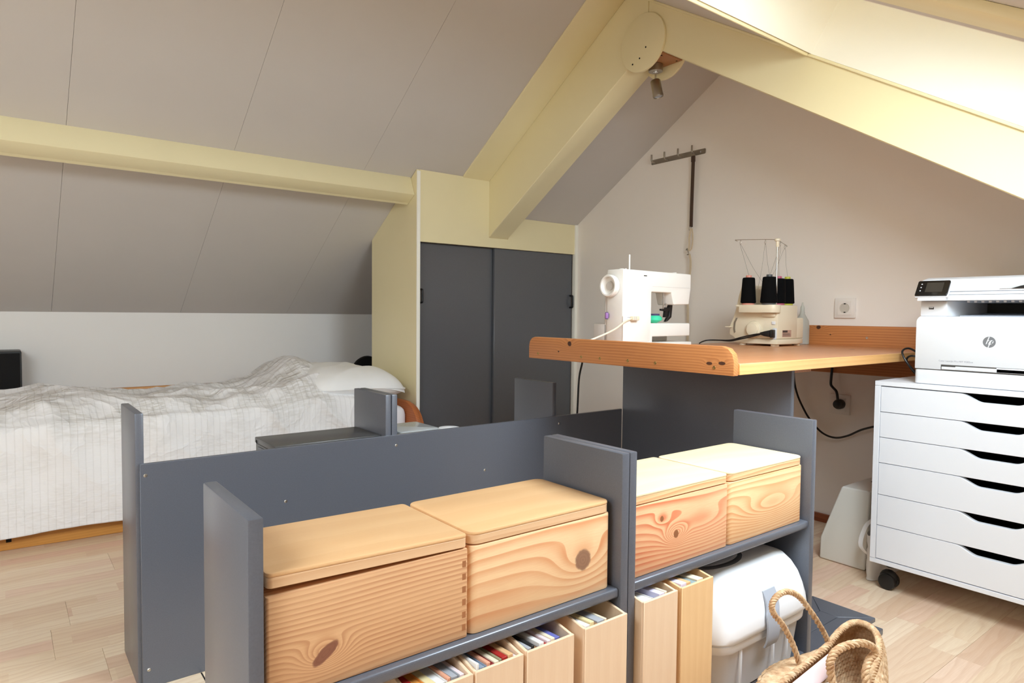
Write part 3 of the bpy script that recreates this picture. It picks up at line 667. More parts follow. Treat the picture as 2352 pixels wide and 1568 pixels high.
sp = thing('loudspeaker', 'tall black loudspeaker behind the bed at the left picture edge', 'speaker', (-.03, 4.0, 0))
obj('cabinet', MB().box(-.135, .08, 3.905, 4.10, 0, .678, .006), M['black'], sp)
obj('grille', MB().box(-.128, .0735, 3.893, 3.9045, .03, .67, .004), M['blackcloth'], sp)
fan = thing('round_fan', 'round black fan standing behind the pillow beside the closet', 'fan', (1.90, 4.0, 0))
obj('head', MB().lathe([(0, -.02), (.07, -.02), (.098, -.008), (.104, .01), (.098, .03), (.05, .045), (0, .048)], (1.90, 4.0, .49), (0, 1, 0), 40), M['blackcloth'], fan)
obj('badge_ring', MB().tube([(1.90 + .007 * math.cos(a * .5236) - .01, 3.9795, .485 + .007 * math.sin(a * .5236)) for a in range(12)], .0008, 5, True), plain('dark_badge', (62, 62, 64), .4), fan)
obj('stem', MB().cyl((1.90, 4.01, .02), .012, .38, n=16), M['black'], fan)
obj('base', MB().cyl((1.90, 4.0, 0), .085, .02, n=32, b=.004), M['black'], fan)

# ------------------------------------------------------------------ pine desk
dk = thing('desk', 'orange pine desk with side rail and dark grey support against the right wall', 'desk', (2.1, 1.35, 0))
ys = [.948, 1.085, 1.22, 1.36, 1.49, 1.62, 1.735]
for i, (ya, yb) in enumerate(zip(ys, ys[1:])):
    obj('board', MB().box(1.4355, 2.7545, ya + .0002, yb - .0002, .7305, .758, .0006, 1), M['desk_top'], dk)
obj('front_edge', MB().box(1.4355, 2.7545, .9405, .9478, .7305, .758, .0008, 1), M['desk_edge'], dk)
ra = [(.944, .7285), (1.735, .7285), (1.735, .770)] + [(1.735 - .03 * (1 - math.cos(math.radians(a))), .770 + .030 * math.sin(math.radians(a))) for a in (30, 60, 90)] + [(.98, .800)] + [(.98 - .036 * math.sin(math.radians(a)), .764 + .036 * math.cos(math.radians(a))) for a in (30, 60, 90)]
rail = obj('rail', MB().prism(ra, 'x', 1.415, 1.435, .0015, 2), M['desk_rail'], dk)
for yy in (1.687, 1.48, 1.40, 1.289, 1.189, 1.0):
    obj('screw', MB().lathe([(.0045, .0), (.0042, -.0008), (.0022, -.0008), (.0018, .0002), (0, .0002)], (1.4148, yy, .7455), (1, 0, 0), 12), M['brass'], rail)
bk = obj('backboard', MB().box(2.755, 2.7748, .95, 1.735, .643, .840, .002), M['backboard'], dk)
obj('screw', MB().lathe([(.005, 0), (.0045, -.001), (.002, -.001), (0, .0)], (2.7548, 1.232, .793), (1, 0, 0), 12), M['screw'], bk)
obj('support_panel', MB().box(1.84, 1.858, 1.033, 1.699, 0, .730, .0015), M['dark'], dk)
obj('batten', MB().box(1.8585, 1.965, 1.04, 1.072, .708, .730, .002), M['mount'], dk)

# sewing machine (points measured at 1.70 m, moved onto the desk by a uniform scale about the eye height)
KS = 1.58 / 1.70
sm = thing('sewing_machine', 'white sewing machine with handwheel behind the desk rail', 'sewing machine', (1.88, 1.63, .758))
SB = lambda: MB()
def ks(bm): bm.v = [(p[0] * KS, p[1] * KS, .875 + (p[2] - .875) * KS) for p in bm.v]; return bm
prof = [(1.835, .764), (2.005, .764), (2.005, .793), (2.235, .793), (2.235, .845), (1.996, .845), (1.996, .966), (2.115, .966), (2.130, .918), (2.226, .920), (2.237, .985), (2.237, 1.044), (1.836, 1.0475)]
obj('body', ks(MB().prism(prof, 'y', 1.70, 1.785, .005, 3)), M['sewwhite'], sm)
b = ks(MB().box(1.842, 2.237, 1.692, 1.865, .744, .770, .004)); b.v = [(p[0], p[1], max(p[2], .7582)) for p in b.v]
obj('base', b, M['sewwhite'], sm)
obj('rear_cover', ks(MB().box(1.838, 1.998, 1.7855, 1.80, .765, 1.03, .006)), M['sewshade'], sm)
obj('accessory_box', ks(MB().box(1.838, 2.20, 1.7862, 1.857, .770, .842, .005)), M['sewshade'], sm)
obj('lower_panel', ks(MB().box(1.834, 1.985, 1.6965, 1.7005, .776, .873, .002)), M['sewwhite'], sm)
hw = obj('handwheel', ks(MB().lathe([(.030, .0), (.0405, .001), (.0425, .006), (.0425, .02), (.039, .024), (.034, .0235), (.029, .012), (.020, .008), (.0, .008)], (1.832, 1.755, .985), (-1, 0, 0), 36)), M['sewwhite'], sm)
obj('hub_cap', ks(MB().cyl((1.824, 1.755, .985), .017, .006, (-1, 0, 0), 24, .002)), M['sewshade'], hw)
obj('spool_pin', ks(MB().cyl((1.905, 1.735, 1.046), .0032, .060, n=10, b=.001)), M['sewwhite'], sm)
for xx, rr_, hh in ((1.868, .010, .006), (1.89, .004, .008), (2.175, .012, .005)): obj('top_knob', ks(MB().cyl((xx, 1.74, 1.045), rr_, hh, n=16, b=.001)), M['sewwhite'], sm)
obj('carry_slot', ks(MB().prism(rrect(.018, .0035, .0016, 3, 1.957, 1.0265), 'y', 1.6992, 1.7012)), M['hole'], sm)
obj('seam_line', ks(MB().box(2.0, 2.236, 1.6995, 1.7003, .9865, .9875)), M['sewshade'], sm)
obj('vent_slot', ks(MB().box(1.856, 1.896, 1.6958, 1.6968, .8665, .8685)), M['textgrey'], sm)
obj('needle_bar', ks(MB().cyl((2.108, 1.735, .895), .0035, .075, n=10)), M['chrome'], sm)
obj('presser_bar', ks(MB().cyl((2.125, 1.735, .885), .003, .04, n=10)), M['chrome'], sm)
obj('presser_foot', ks(MB().prism([(2.092, .902), (2.112, .902), (2.118, .908), (2.134, .905), (2.142, .918), (2.158, .918), (2.152, .868), (2.14, .860), (2.128, .852), (2.118, .850), (2.128, .864), (2.138, .874), (2.140, .896), (2.13, .893), (2.124, .868), (2.112, .868), (2.116, .892), (2.092, .895)], 'y', 1.728, 1.742, .001, 1)), M['black'], sm)
pg = obj('power_plug', ks(MB().box(1.868, 1.905, 1.678, 1.6965, .855, .872, .004)), M['cream_pl'], sm)
for i in range(3): obj('rib', ks(MB().box(1.872 + i * .006, 1.8745 + i * .006, 1.6765, 1.679, .857, .870)), M['sewshade'], pg)
cp = smooth_path([(1.866 * KS, 1.687 * KS, .872 - .009), (1.70, 1.565, .853), (1.64, 1.56, .825), (1.56, 1.575, .795), (1.50, 1.60, .772), (1.47, 1.65, .7625)], 8)
obj('cord', MB().tube(cp, .0032, 8), M['cream_pl'], sm)
gb = thing('pin_dish', 'mint green dish on the arm of the sewing machine', 'dish', (2.055 * KS, 1.742 * KS, .8472))
gx, gy = 2.058 * KS, 1.742 * KS
obj('bowl', MB().lathe([(0, 0), (.012, 0), (.020, .004), (.0305, .010), (.0315, .014), (.031, .020), (.024, .027), (.0, .027)], (gx, gy, .8475), n=32), M['green'], gb)
obj('lid', MB().lathe([(.019, .0272), (.0195, .032), (.018, .034), (0, .034)], (gx + .004, gy, .8475), n=24), M['violetdark'], gb)
pt = thing('thread_spool', 'small violet thread spool at the side of the sewing machine', 'spool', (1.70, 1.648, .86))
obj('thread', MB().cyl((1.6965, 1.648, .863), .0062, .020, n=16, b=.001), M['purple'], pt)
obj('core', MB().cyl((1.6965, 1.648, .8605), .0045, .025, n=12), M['violetdark'], pt)
obj('holder', MB().box(1.7, 1.7035, 1.644, 1.652, .866, .880), M['violetdark'], pt)
dc = smooth_path([(1.69, 1.742, .758), (1.69, 1.758, .735), (1.688, 1.76, .70), (1.673, 1.76, .641), (1.667, 1.76, .53), (1.664, 1.765, .40), (1.67, 1.78, .2), (1.70, 1.80, .006)], 8)
solo('cable', MB().tube(dc, .0035, 8), M['rubber'], 'thin dark cable hanging behind the left end of the desk', 'cable', (1.68, 1.76, .4))

# overlock machine
sg = thing('serger', 'cream overlock machine with a thread stand on the desk', 'overlock machine', (2.5, 1.52, .758))
obj('body', MB().prism([(1.412, .787), (1.60, .785), (1.627, .800), (1.628, .833), (1.612, .868), (1.60, .905), (1.588, .96), (1.576, .996), (1.562, 1.004), (1.542, 1.002), (1.534, .985), (1.53, .921), (1.412, .921)], 'x', 2.402, 2.548, .004, 2), M['cream_pl'], sg)
obj('side_housing', MB().box(2.5485, 2.62, 1.425, 1.60, .787, .871, .005, 3), M['cream_pl'], sg)
obj('base', MB().prism([(2.400, 1.410), (2.548, 1.410), (2.615, 1.424), (2.615, 1.60), (2.400, 1.60)], 'z', .766, .786, .002), M['cream_pl'], sg)
for px_, py_ in ((2.425, 1.435), (2.59, 1.44), (2.42, 1.575), (2.59, 1.575)): obj('foot', MB().cyl((px_, py_, .7582), .016, .0076, n=18), M['cream_pl'], sg)
arc = [(2.395 - .03 * math.cos(math.radians(a)), 1.43 - .027 * math.sin(math.radians(a))) for a in (0, 20, 40, 60, 80, 90)]
obj('thread_tray', MB().prism([(2.365, 1.562)] + arc + [(2.408, 1.403), (2.408, 1.562)], 'z', .890, .9215, .002), M['cream_pl'], sg)
obj('tray_lip', MB().box(2.360, 2.41, 1.5625, 1.574, .914, .9215, .002), M['cream_pl'], sg)
obj('lower_bulge', MB().box(2.392, 2.403, 1.42, 1.475, .874, .8895, .003), M['cream_pl'], sg)
hw = obj('handwheel', MB().lathe([(.033, 0), (.034, .004), (.031, .012), (.028, .0135), (.026, .013), (.024, .019), (.012, .021), (0, .021)], (2.4015, 1.512, .823), (-1, 0, 0), 32), M['cream_pl'], sg)
obj('switch', MB().box(2.3985, 2.4025, 1.421, 1.436, .844, .856, .001), M['whiteplastic'], sg)
obj('inlet', MB().box(2.399, 2.4022, 1.4145, 1.431, .786, .830, .003), M['whiteplastic'], sg)
pg = obj('power_plug', MB().box(2.372, 2.3995, 1.4185, 1.4275, .792, .824, .003), M['black'], sg)
obj('plug_body', MB().prism([(1.4285, .795), (1.4285, .822), (1.452, .817), (1.470, .812), (1.470, .803), (1.452, .798)], 'x', 2.373, 2.392, .002), M['black'], pg)
for o_ in (0, .006):
    obj('cord', MB().tube(smooth_path([(2.382, 1.468, .8075 - o_ * .3), (2.375, 1.50, .802 - o_), (2.37, 1.55, .790 - o_), (2.37, 1.60, .777 - o_ * .5), (2.365, 1.65, .775), (2.345, 1.69, .774), (2.32, 1.70, .768), (2.30, 1.70, .7615)], 8), .0028, 8), M['rubber'], sg)
lb = obj('rating_label', MB().box(2.437, 2.502, 1.4112, 1.412, .795, .822), M['label'], sg)
obj('print_block', MB().box(2.4385, 2.474, 1.4108, 1.4111, .8125, .8205), M['labeldark'], lb)
for i in range(4): obj('print_line', MB().box(2.440 + .0, 2.496 - .006 * (i % 2), 1.4108, 1.4111, .798 + i * .0034, .7993 + i * .0034), M['labeldark'], lb)
obj('looper_cover_tab', MB().box(2.39, 2.402, 1.612, 1.642, .829, .833, .0012), M['cream_pl'], sg)
obj('slot', MB().prism([(1.604, .805), (1.609, .823), (1.607, .85), (1.597, .868), (1.590, .868), (1.599, .848), (1.601, .825), (1.598, .81)], 'x', 2.4005, 2.4022), M['steel'], sg)
pole = obj('thread_pole', MB().cyl((2.40, 1.420, .9215), .0036, .245, n=12), M['chrome'], sg)
cap = obj('pole_cap', MB().lathe([(.0045, 0), (.006, .004), (.006, .022), (.0115, .023), (.0115, .031), (.007, .033), (0, .033)], (2.40, 1.420, 1.146), n=20), M['cream_pl'], sg)
arm = smooth_path([(2.306, 1.535, 1.170), (2.301, 1.541, 1.174), (2.31, 1.54, 1.176), (2.345, 1.492, 1.176), (2.385, 1.436, 1.175), (2.40, 1.420, 1.173), (2.425, 1.425, 1.171), (2.48, 1.445, 1.168), (2.535, 1.462, 1.165), (2.545, 1.464, 1.163), (2.541, 1.463, 1.159)], 6)
obj('guide_arm', MB().tube(arm, .0012, 6), M['steel'], sg)
hooks = [(2.318, 1.529, 1.176), (2.372, 1.455, 1.175), (2.433, 1.428, 1.170), (2.513, 1.455, 1.166)]
for hx, hy, hz in hooks:
    obj('guide_loop', MB().tube([(hx + .005 * math.sin(a * .628) * (1 if a < 8 else .4), hy, hz - .009 + .009 * math.cos(a * .628)) for a in range(10)], .0008, 5), M['steel'], sg)
cones = [(2.39, 1.535, .030, .0235, .108, 'pinkcore', 'black thread cone with salmon core, leftmost on the overlock machine'),
         (2.389, 1.444, .0325, .0245, .108, 'greycore', 'black thread cone with dark grey core left of the overlock pole'),
         (2.462, 1.447, .029, .0235, .104, 'rosecore', 'black thread cone with rose core right of the overlock pole'),
         (2.532, 1.450, .0285, .0225, .105, 'yellowcore', 'black thread cone with yellow core, rightmost on the overlock machine')]
for i, (cx, cy, r0, r1, h, core, lab) in enumerate(cones):
    c = thing('thread_cone', lab, 'thread cone', (cx, cy, .9218), 'black thread cones on the overlock machine')
    obj('thread', MB().lathe([(r0 - .004, .006), (r0, .009), (r0 - .0005, .016), (r1 + .0008, h - .006), (r1 - .001, h), (r1 - .005, h + .001), (.012, h + .001)], (cx, cy, .9218), n=28), M['thread'], c)
    obj('core', MB().lathe([(.0, 0), (r0 - .006, 0), (r0 - .005, .0055), (.0125, .0062), (.0115, h + .008), (.0105, h + .010), (0, h + .010)], (cx, cy, .9218), n=22), M[core], c)
    hx, hy, hz = hooks[i]; hz -= .017
    top = (cx, cy, .9218 + h + .01)
    dst = [(2.45, 1.50, 1.0), (2.40, 1.50, .985), (2.44, 1.50, .99), (2.45, 1.50, .99)][i]
    pa = [top, ((top[0] * .6 + hx * .4) - .004, top[1] * .6 + hy * .4, top[2] * .55 + hz * .45), (hx, hy, hz), ((hx + dst[0]) / 2 + .002, (hy + dst[1]) / 2, (hz + dst[2]) / 2 - .01), dst]
    obj('loose_thread', MB().tube(smooth_path(pa, 8), .00045, 4), M['thinthread'], c)
bt = thing('bottle', 'translucent pump bottle standing behind the overlock machine', 'bottle', (2.70, 1.475, .758))
obj('body', MB().lathe([(0, 0), (.026, 0), (.029, .003), (.029, .075), (.026, .10), (.014, .122), (.010, .13), (.010, .138), (0, .138)], (2.70, 1.475, .7582), n=28), M['bottle'], bt)
obj('cap', MB().lathe([(.0085, .1385), (.0085, .158), (.004, .166), (.003, .178), (0, .178)], (2.70, 1.475, .7582), n=18), M['bottle'], bt)

# ------------------------------------------------------------------ gable wall fittings
def socket(label, yc, zc):
    s = thing('wall_socket', label, 'socket', (2.775, yc, zc), 'wall sockets on the right wall')
    obj('frame', MB().prism(rrect(.085, .083, .003, 3, yc, zc), 'x', 2.7655, 2.7748, .0016, 2), M['socket'], s)
    obj('insert', MB().prism(rrect(.057, .057, .002, 3, yc, zc), 'x', 2.7635, 2.766, .0008, 1), M['socket'], s)
    obj('well', MB().lathe([(.0205, 0), (.0205, .0012), (.0185, .0006), (.017, -.0018), (0, -.0018)], (2.7634, yc, zc), (-1, 0, 0), 32), plain('socket_well', (206, 200, 190), .45), s)
    for dy in (-.0095, .0095): obj('pin_hole', MB().cyl((2.7650, yc + dy, zc), .0028, .0006, (-1, 0, 0), 10), M['hole'], s)
    for dz in (-.0175, .0175): obj('earth_clip', MB().box(2.7622, 2.7645, yc - .005, yc + .003, zc + dz - .002, zc + dz + .002), M['hole'], s)
    return s
socket('white wall socket above the desk backboard, empty', 1.329, .913)
socket('white wall socket under the desk with the black plug in it', 1.339, .512)
pc = thing('power_plug', 'black plug and cable in the socket under the desk', 'plug', (2.745, 1.330, .518))
obj('plug', MB().lathe([(.0, 0), (.019, .0), (.0205, .003), (.0205, .024), (.017, .034), (.009, .038), (0, .038)], (2.7615, 1.331, .515), (-1, 0, 0), 28), M['black'], pc)
obj('cord', MB().tube(smooth_path([(2.735, 1.331, .522), (2.735, 1.333, .545), (2.738, 1.340, .568), (2.742, 1.356, .582), (2.745, 1.366, .592), (2.745, 1.367, .61), (2.745, 1.364, .655), (2.742, 1.360, .70), (2.70, 1.355, .722)], 8), .0052, 10), M['rubber'], pc)
lc = smooth_path([(2.735, 1.53, .70), (2.738, 1.525, .60), (2.742, 1.511, .538), (2.744, 1.487, .487), (2.745, 1.454, .437), (2.744, 1.40, .388), (2.742, 1.345, .374), (2.74, 1.29, .39), (2.738, 1.23, .425), (2.735, 1.15, .455), (2.73, 1.06, .48), (2.73, .97, .49)], 8)
solo('cable', MB().tube(lc, .0042, 8), M['rubber'], 'black cable sagging along the wall under the desk towards the cabinet', 'cable', (2.742, 1.35, .45))

hr = thing('hook_rail', 'steel rail with four hooks on the right wall', 'hook rail', (2.775, 2.2, 1.692))
obj('plate', MB().prism(rrect(.345, .026, .006, 4, 2.208, 1.690), 'x', 2.7715, 2.7748, .0008, 1), M['steel'], hr)
for yy in (2.352, 2.267, 2.180, 2.094):
    obj('hook', MB().tube(smooth_path([(2.7715, yy, 1.686), (2.748, yy, 1.686), (2.742, yy, 1.690), (2.740, yy, 1.698), (2.740, yy, 1.722)], 5), .0045, 10), M['steel'], hr)
obj('screw', MB().cyl((2.7708, 2.066, 1.690), .005, .001, (1, 0, 0), 12), M['chrome'], hr); obj('screw', MB().cyl((2.7708, 2.370, 1.690), .004, .001, (1, 0, 0), 12), M['chrome'], hr)
ls = thing('dog_lead', 'brown leather and beige strap hanging from the hook rail', 'strap', (2.745, 2.09, 1.2))
def band(pts, w, t):
    b = MB(); P = smooth_path(pts, 6); n = len(P)
    vs = []; fs = []
    for p in P: vs += [(p.x - t / 2, p.y - w / 2, p.z), (p.x - t / 2, p.y + w / 2, p.z), (p.x + t / 2, p.y + w / 2, p.z), (p.x + t / 2, p.y - w / 2, p.z)]
    for i in range(n - 1):
        for k in range(4): fs.append((i * 4 + k, i * 4 + (k + 1) % 4, i * 4 + 4 + (k + 1) % 4, i * 4 + 4 + k))
    fs += [(0, 1, 2, 3), ((n - 1) * 4 + 3, (n - 1) * 4 + 2, (n - 1) * 4 + 1, (n - 1) * 4)]
    return b.add(vs, fs)
obj('ring', MB().tube([(2.745, 2.088 + .009 * math.cos(a * .45), 1.678 + .011 * math.sin(a * .45)) for a in range(14)], .0016, 6, True), M['steel'], ls)
obj('leather_band', band([(2.745, 2.088, 1.670), (2.745, 2.090, 1.55), (2.746, 2.093, 1.43), (2.746, 2.094, 1.318)], .017, .005), M['brownstrap'], ls)
obj('keeper', MB().box(2.740, 2.750, 2.0785, 2.0985, 1.640, 1.668, .001, 1), M['brownstrap'], ls)
obj('clip', MB().tube([(2.744, 2.098 + .007 * math.cos(a * .524), 1.311 + .009 * math.sin(a * .524)) for a in range(12)], .0015, 6, True), M['chrome'], ls)
obj('beige_loop', band([(2.744, 2.094, 1.312), (2.742, 2.100, 1.27), (2.742, 2.100, 1.23), (2.744, 2.104, 1.200)], .009, .003), M['beigecloth'], ls)
obj('beige_loop', band([(2.752, 2.092, 1.312), (2.754, 2.088, 1.26), (2.752, 2.092, 1.215), (2.748, 2.102, 1.200)], .006, .003), M['beigecloth'], ls)
obj('snap_hook', MB().tube(smooth_path([(2.744, 2.120, 1.205), (2.742, 2.112, 1.212), (2.742, 2.106, 1.198), (2.742, 2.102, 1.185), (2.742, 2.112, 1.182)], 5), .0028, 6), M['steel'], ls)
obj('beige_tail', band([(2.744, 2.100, 1.186), (2.744, 2.092, 1.15), (2.746, 2.094, 1.10), (2.748, 2.106, 1.04), (2.75, 2.112, .98), (2.755, 2.11, .90), (2.76, 2.112, .80), (2.765, 2.115, .70), (2.768, 2.12, .62)], .012, .003), M['beigecloth'], ls)

# spot lamp under the ridge
lp = thing('spot_lamp', 'brushed steel spot lamp under the ridge joint', 'lamp', (2.20, 1.868, 1.925))
obj('canopy', MB().lathe([(0, 0), (.029, 0), (.030, .001), (.030, .027), (.028, .029), (0, .029)], (2.195, 1.870, 1.8955), n=36), M['steel'], lp)
obj('socket_ring', MB().cyl((2.195, 1.870, 1.893), .010, .003, n=20), M['chrome'], lp)
obj('stem', MB().cyl((2.195, 1.870, 1.850), .0042, .046, n=14), M['chrome'], lp)
ax = Vector((.006, -.010, -.055)).normalized(); hc = Vector((2.194, 1.872, 1.862))
hd = obj('head', MB().lathe([(0, 0), (.017, .001), (.021, .006), (.0215, .06), (.0225, .068), (.0215, .074), (.018, .074), (.0165, .071), (0, .071)], hc, ax, 32), M['steel'], lp)
obj('lens', MB().lathe([(.0155, .0712), (.0145, .0725), (.010, .0718), (0, .0718)], hc, ax, 24), M['greyplastic'], hd)

# ------------------------------------------------------------------ drawer cabinet
cb = thing('drawer_cabinet', 'white six-drawer cabinet on castors against the right wall', 'cabinet', (2.45, .623, 0))
CX, CY0, CY1 = 2.208, .288, .958
obj('top', MB().box(CX, 2.688, CY0, CY1, .6595, .674, .001, 1), M['cabwhite'], cb)
obj('side_panel', MB().box(CX, 2.688, CY1 - .0175, CY1 - .0002, .1045, .659, .0008, 1), M['cabwhite'], cb)
obj('side_panel', MB().box(CX, 2.688, CY0 + .0002, CY0 + .0175, .1045, .659, .0008, 1), M['cabwhite'], cb)
obj('bottom', MB().box(CX, 2.688, CY0, CY1, .090, .1042, .001, 1), M['cabwhite'], cb)
obj('back', MB().box(2.680, 2.688, CY0 + .018, CY1 - .018, .105, .659), M['cabwhite'], cb)
zs = [.6575, .5765, .4955, .4140, .3125, .2135, .1060]
for za, zb in zip(zs, zs[1:]):
    z1, z0 = za - .0008, zb + .0010; y0, y1 = CY0 + .019, CY1 - .019
    notch = []
    for t_ in [i / 10 for i in range(11)]: notch.append((.720 - .056 * t_, z1 - .0215 * (3 * t_ * t_ - 2 * t_ ** 3)))
    nn = notch + [(.586 - .056 * t_, z1 - .0215 * (1 - (3 * t_ * t_ - 2 * t_ ** 3))) for t_ in [i / 10 for i in range(11)]]
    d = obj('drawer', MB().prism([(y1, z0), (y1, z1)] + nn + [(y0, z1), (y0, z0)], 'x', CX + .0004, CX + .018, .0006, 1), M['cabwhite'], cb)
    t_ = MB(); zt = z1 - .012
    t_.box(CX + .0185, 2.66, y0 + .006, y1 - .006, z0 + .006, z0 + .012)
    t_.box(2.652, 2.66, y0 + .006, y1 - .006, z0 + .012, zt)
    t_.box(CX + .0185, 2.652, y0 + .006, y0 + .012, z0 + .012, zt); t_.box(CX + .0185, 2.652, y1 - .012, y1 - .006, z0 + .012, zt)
    obj('tray', t_, M['cabin'], d)  # dark colour stands in for the shade inside the drawer
for cx, cy in ((2.262, .915), (2.262, .33), (2.63, .915), (2.63, .33)):
    c = obj('castor', MB().cyl((cx, cy, .072), .013, .0178, n=14), M['black'], cb)
    for dx in (-.022, .006): obj('wheel', MB().cyl((cx + dx, cy + .004, .0262), .026, .016, (1, 0, 0), 28, .004), M['black'], c)
    obj('hood', MB().lathe([(.0285 * math.sin(a), .0285 * math.cos(a)) for a in (math.pi / 2, 1.2, .8, .4, .01)], (cx, cy + .004, .034), (0, 0, 1), 20, e=(.72, 1.)), M['black'], c)

# ------------------------------------------------------------------ laser printer
pr = thing('printer', 'white multifunction laser printer on the drawer cabinet', 'printer', (2.44, .643, .674))
PX, PA, PB = 2.229, .853, .433
obj('paper_tray', MB().prism(rrect(.42, .42, .012, 5, PX + .21, .643), 'z', .6755, .7185, .0015), M['whiteplastic'], pr)
pb_ = obj('body', MB().prism([(PA - .001, .7205), (PA - .001, .866), (PA - .006, .876), (PA - .012, .8805), (PB + .012, .8805), (PB + .006, .876), (PB + .001, .866), (PB + .001, .7205)], 'x', PX, 2.645, .002), M['whiteplastic'], pr)
obj('left_column', MB().prism([(PX + .006, .8435), (PX + .006, .772), (PX + .16, .74), (2.64, .74), (2.64, .8435)], 'z', .8808, .9265, .003), M['whiteplastic'], pr)
obj('right_column', MB().box(PX + .006, 2.64, .443, .50, .8808, .9265, .003), M['whiteplastic'], pr)
obj('output_tray', MB().prism([(PX + .012, .8808), (PX + .012, .883), (PX + .24, .893), (PX + .24, .8808)], 'y', .5005, .7395), M['greyplastic'], pr)
obj('rear_bay', MB().box(PX + .24, 2.64, .5005, .7395, .8808, .9265), M['cabin'], pr)
rb = MB()
for i in range(13): rb.box(PX + .03, PX + .24, .505 + i * .018, .512 + i * .018, .9215, .9265)
obj('bay_ribs', rb, M['lightgrey'], pr)
sc_ = obj('scanner', MB().prism([(PX - .010, .8455), (2.645, .8455), (2.645, .437), (PX - .010, .437)], 'z', .927, .9435, .003), M['whiteplastic'], pr)
obj('scanner_mid', MB().box(PX - .004, 2.645, .4385, .8445, .9445, .953, .002), M['whiteplastic'], pr)
obj('feeder_lid', MB().prism([(PX - .004, .954), (PX + .010, .990), (PX + .05, .9985), (2.62, 1.006), (2.645, .99), (2.645, .954)], 'y', .439, .844, .004), M['whiteplastic'], pr)
obj('feeder_slot', MB().prism([(.612, .9595), (.590, .9665), (.56, .972), (.45, .974), (.45, .9595)], 'x', PX - .0052, PX + .004), M['black'], pr)
obj('slot_chamfer', MB().prism([(.640, .9595), (.600, .970), (.56, .9765), (.455, .978), (.455, .9742), (.56, .9722), (.590, .9667), (.612, .9597)], 'x', PX - .0050, PX + .004), M['lightgrey'], pr)
# tilted control pad: local frame u along -Y, v up the tilt
TLT = Matrix.Translation((2.197, .8475, .9435)) @ Matrix(((0, .55, -.835), (-1, 0, 0), (0, .835, .55))).to_4x4()
cp_ = obj('control_panel', MB().prism([(.0, .0), (.0855, .0), (.0870, .008), (.0870, .050), (.084, .0535), (.003, .0535), (.0, .050)], 'z', -.006, .0, .0015, 2, TLT), M['screen'], pr)
obj('panel_backing', MB().prism([(-.001, -.003), (.088, -.003), (.089, .056), (-.002, .056)], 'z', -.014, -.0065, .002, 2, TLT), M['whiteplastic'], cp_)
obj('display', MB().box(.026, .072, .011, .045, .0, .0006, mat=TLT), M['display'], cp_)
for i in range(3): obj('button', MB().cyl((.0125, .016 + i * .012, .0), .0019, .0006, n=12, mat=TLT), M['lightgrey'], cp_)
obj('panel_neck', MB().prism([(2.2, .927), (2.235, .927), (2.235, .985), (2.223, .982)], 'y', .765, .840), M['whiteplastic'], pr)
us = obj('usb_port', MB().box(PX + .0045, PX + .0065, .8065, .820, .9015, .9085, .0005, 1), M['cabin'], pr); obj('port_tongue', MB().box(PX + .0040, PX + .0046, .808, .8185, .9055, .9078), M['lightgrey'], us)
obj('feed_slot', MB().box(PX - .0006, PX + .004, .452, .780, .7215, .7365), M['cabin'], pr)
for ya, yb, zt in ((.740, .778, .7305), (.470, .742, .733), (.540, .64, .7355)): obj('feed_flap', MB().box(PX - .0026, PX + .001, ya, yb, .7222, zt, .0012), M['whiteplastic'], pr)
obj('seam', MB().box(PX + .0005, PX + .41, PB + .004, PA - .004, .7186, .7204), M['cabin'], pr)

def text_mesh(body, size, shear=0., ext=.0002, bold=0.):
    cu = bpy.data.curves.new('print', 'FONT'); cu.body = body; cu.size = size; cu.shear = shear; cu.extrude = ext; cu.offset = bold
    cu.align_x = 'CENTER'; cu.align_y = 'CENTER'; cu.resolution_u = 3
    o = bpy.data.objects.new('print', cu); COL.objects.link(o); bpy.context.view_layer.update()
    me = bpy.data.meshes.new_from_object(o.evaluated_get(bpy.context.evaluated_depsgraph_get())); bpy.data.objects.remove(o)
    return [v.co[:] for v in me.vertices], [tuple(p.vertices) for p in me.polygons]
lg = obj('emblem', MB().cyl((PX - .0002, .660, .808), .0158, .0008, (1, 0, 0), 40), M['logo'], pb_)
b = MB()
TM = Matrix.Translation((PX - .0004, .660, .8075)) @ Matrix(((0, 0, -1), (-1, 0, 0), (0, 1, 0))).to_4x4()
sh = .34
for x0, y0, x1, y1 in ((-.0068, -.0055, -.0042, .0155), (.0015, -.0155, .0041, .0052)):       # tall stems of the two letters
    b.add([(x0 + y0 * sh, y0, .0003), (x1 + y0 * sh, y0, .0003), (x1 + y1 * sh, y1, .0003), (x0 + y1 * sh, y1, .0003)], [(0, 1, 2, 3)], TM)
def bowl(cx, flip):
    pts = [(cx - .0032, .0050), (cx + .0012, .0050), (cx + .0030, .0032), (cx + .0030, -.0055)] if not flip else [(cx - .0032, .0052), (cx + .0014, .0052), (cx + .0030, .0036), (cx + .0030, -.0036), (cx + .0014, -.0052), (cx - .0032, -.0052)]
    t_ = .0023
    for (ax_, ay), (bx, by) in zip(pts, pts[1:]):
        d_ = Vector((bx - ax_, by - ay)).normalized(); n_ = Vector((-d_.y, d_.x)) * t_ / 2; e_ = d_ * t_ * .3
        q = [(ax_ - e_.x + n_.x, ay - e_.y + n_.y), (bx + e_.x + n_.x, by + e_.y + n_.y), (bx + e_.x - n_.x, by + e_.y - n_.y), (ax_ - e_.x - n_.x, ay - e_.y - n_.y)]
        b.add([(x_ + y_ * sh, y_, .00032) for x_, y_ in q], [(0, 1, 2, 3)], TM)
bowl(-.0022, False); bowl(.0058, True)
obj('emblem_letters', b, M['whiteplastic'], lg, recalc=False)
vs, fs = text_mesh('Color LaserJet Pro MFP M282nw', .0066)
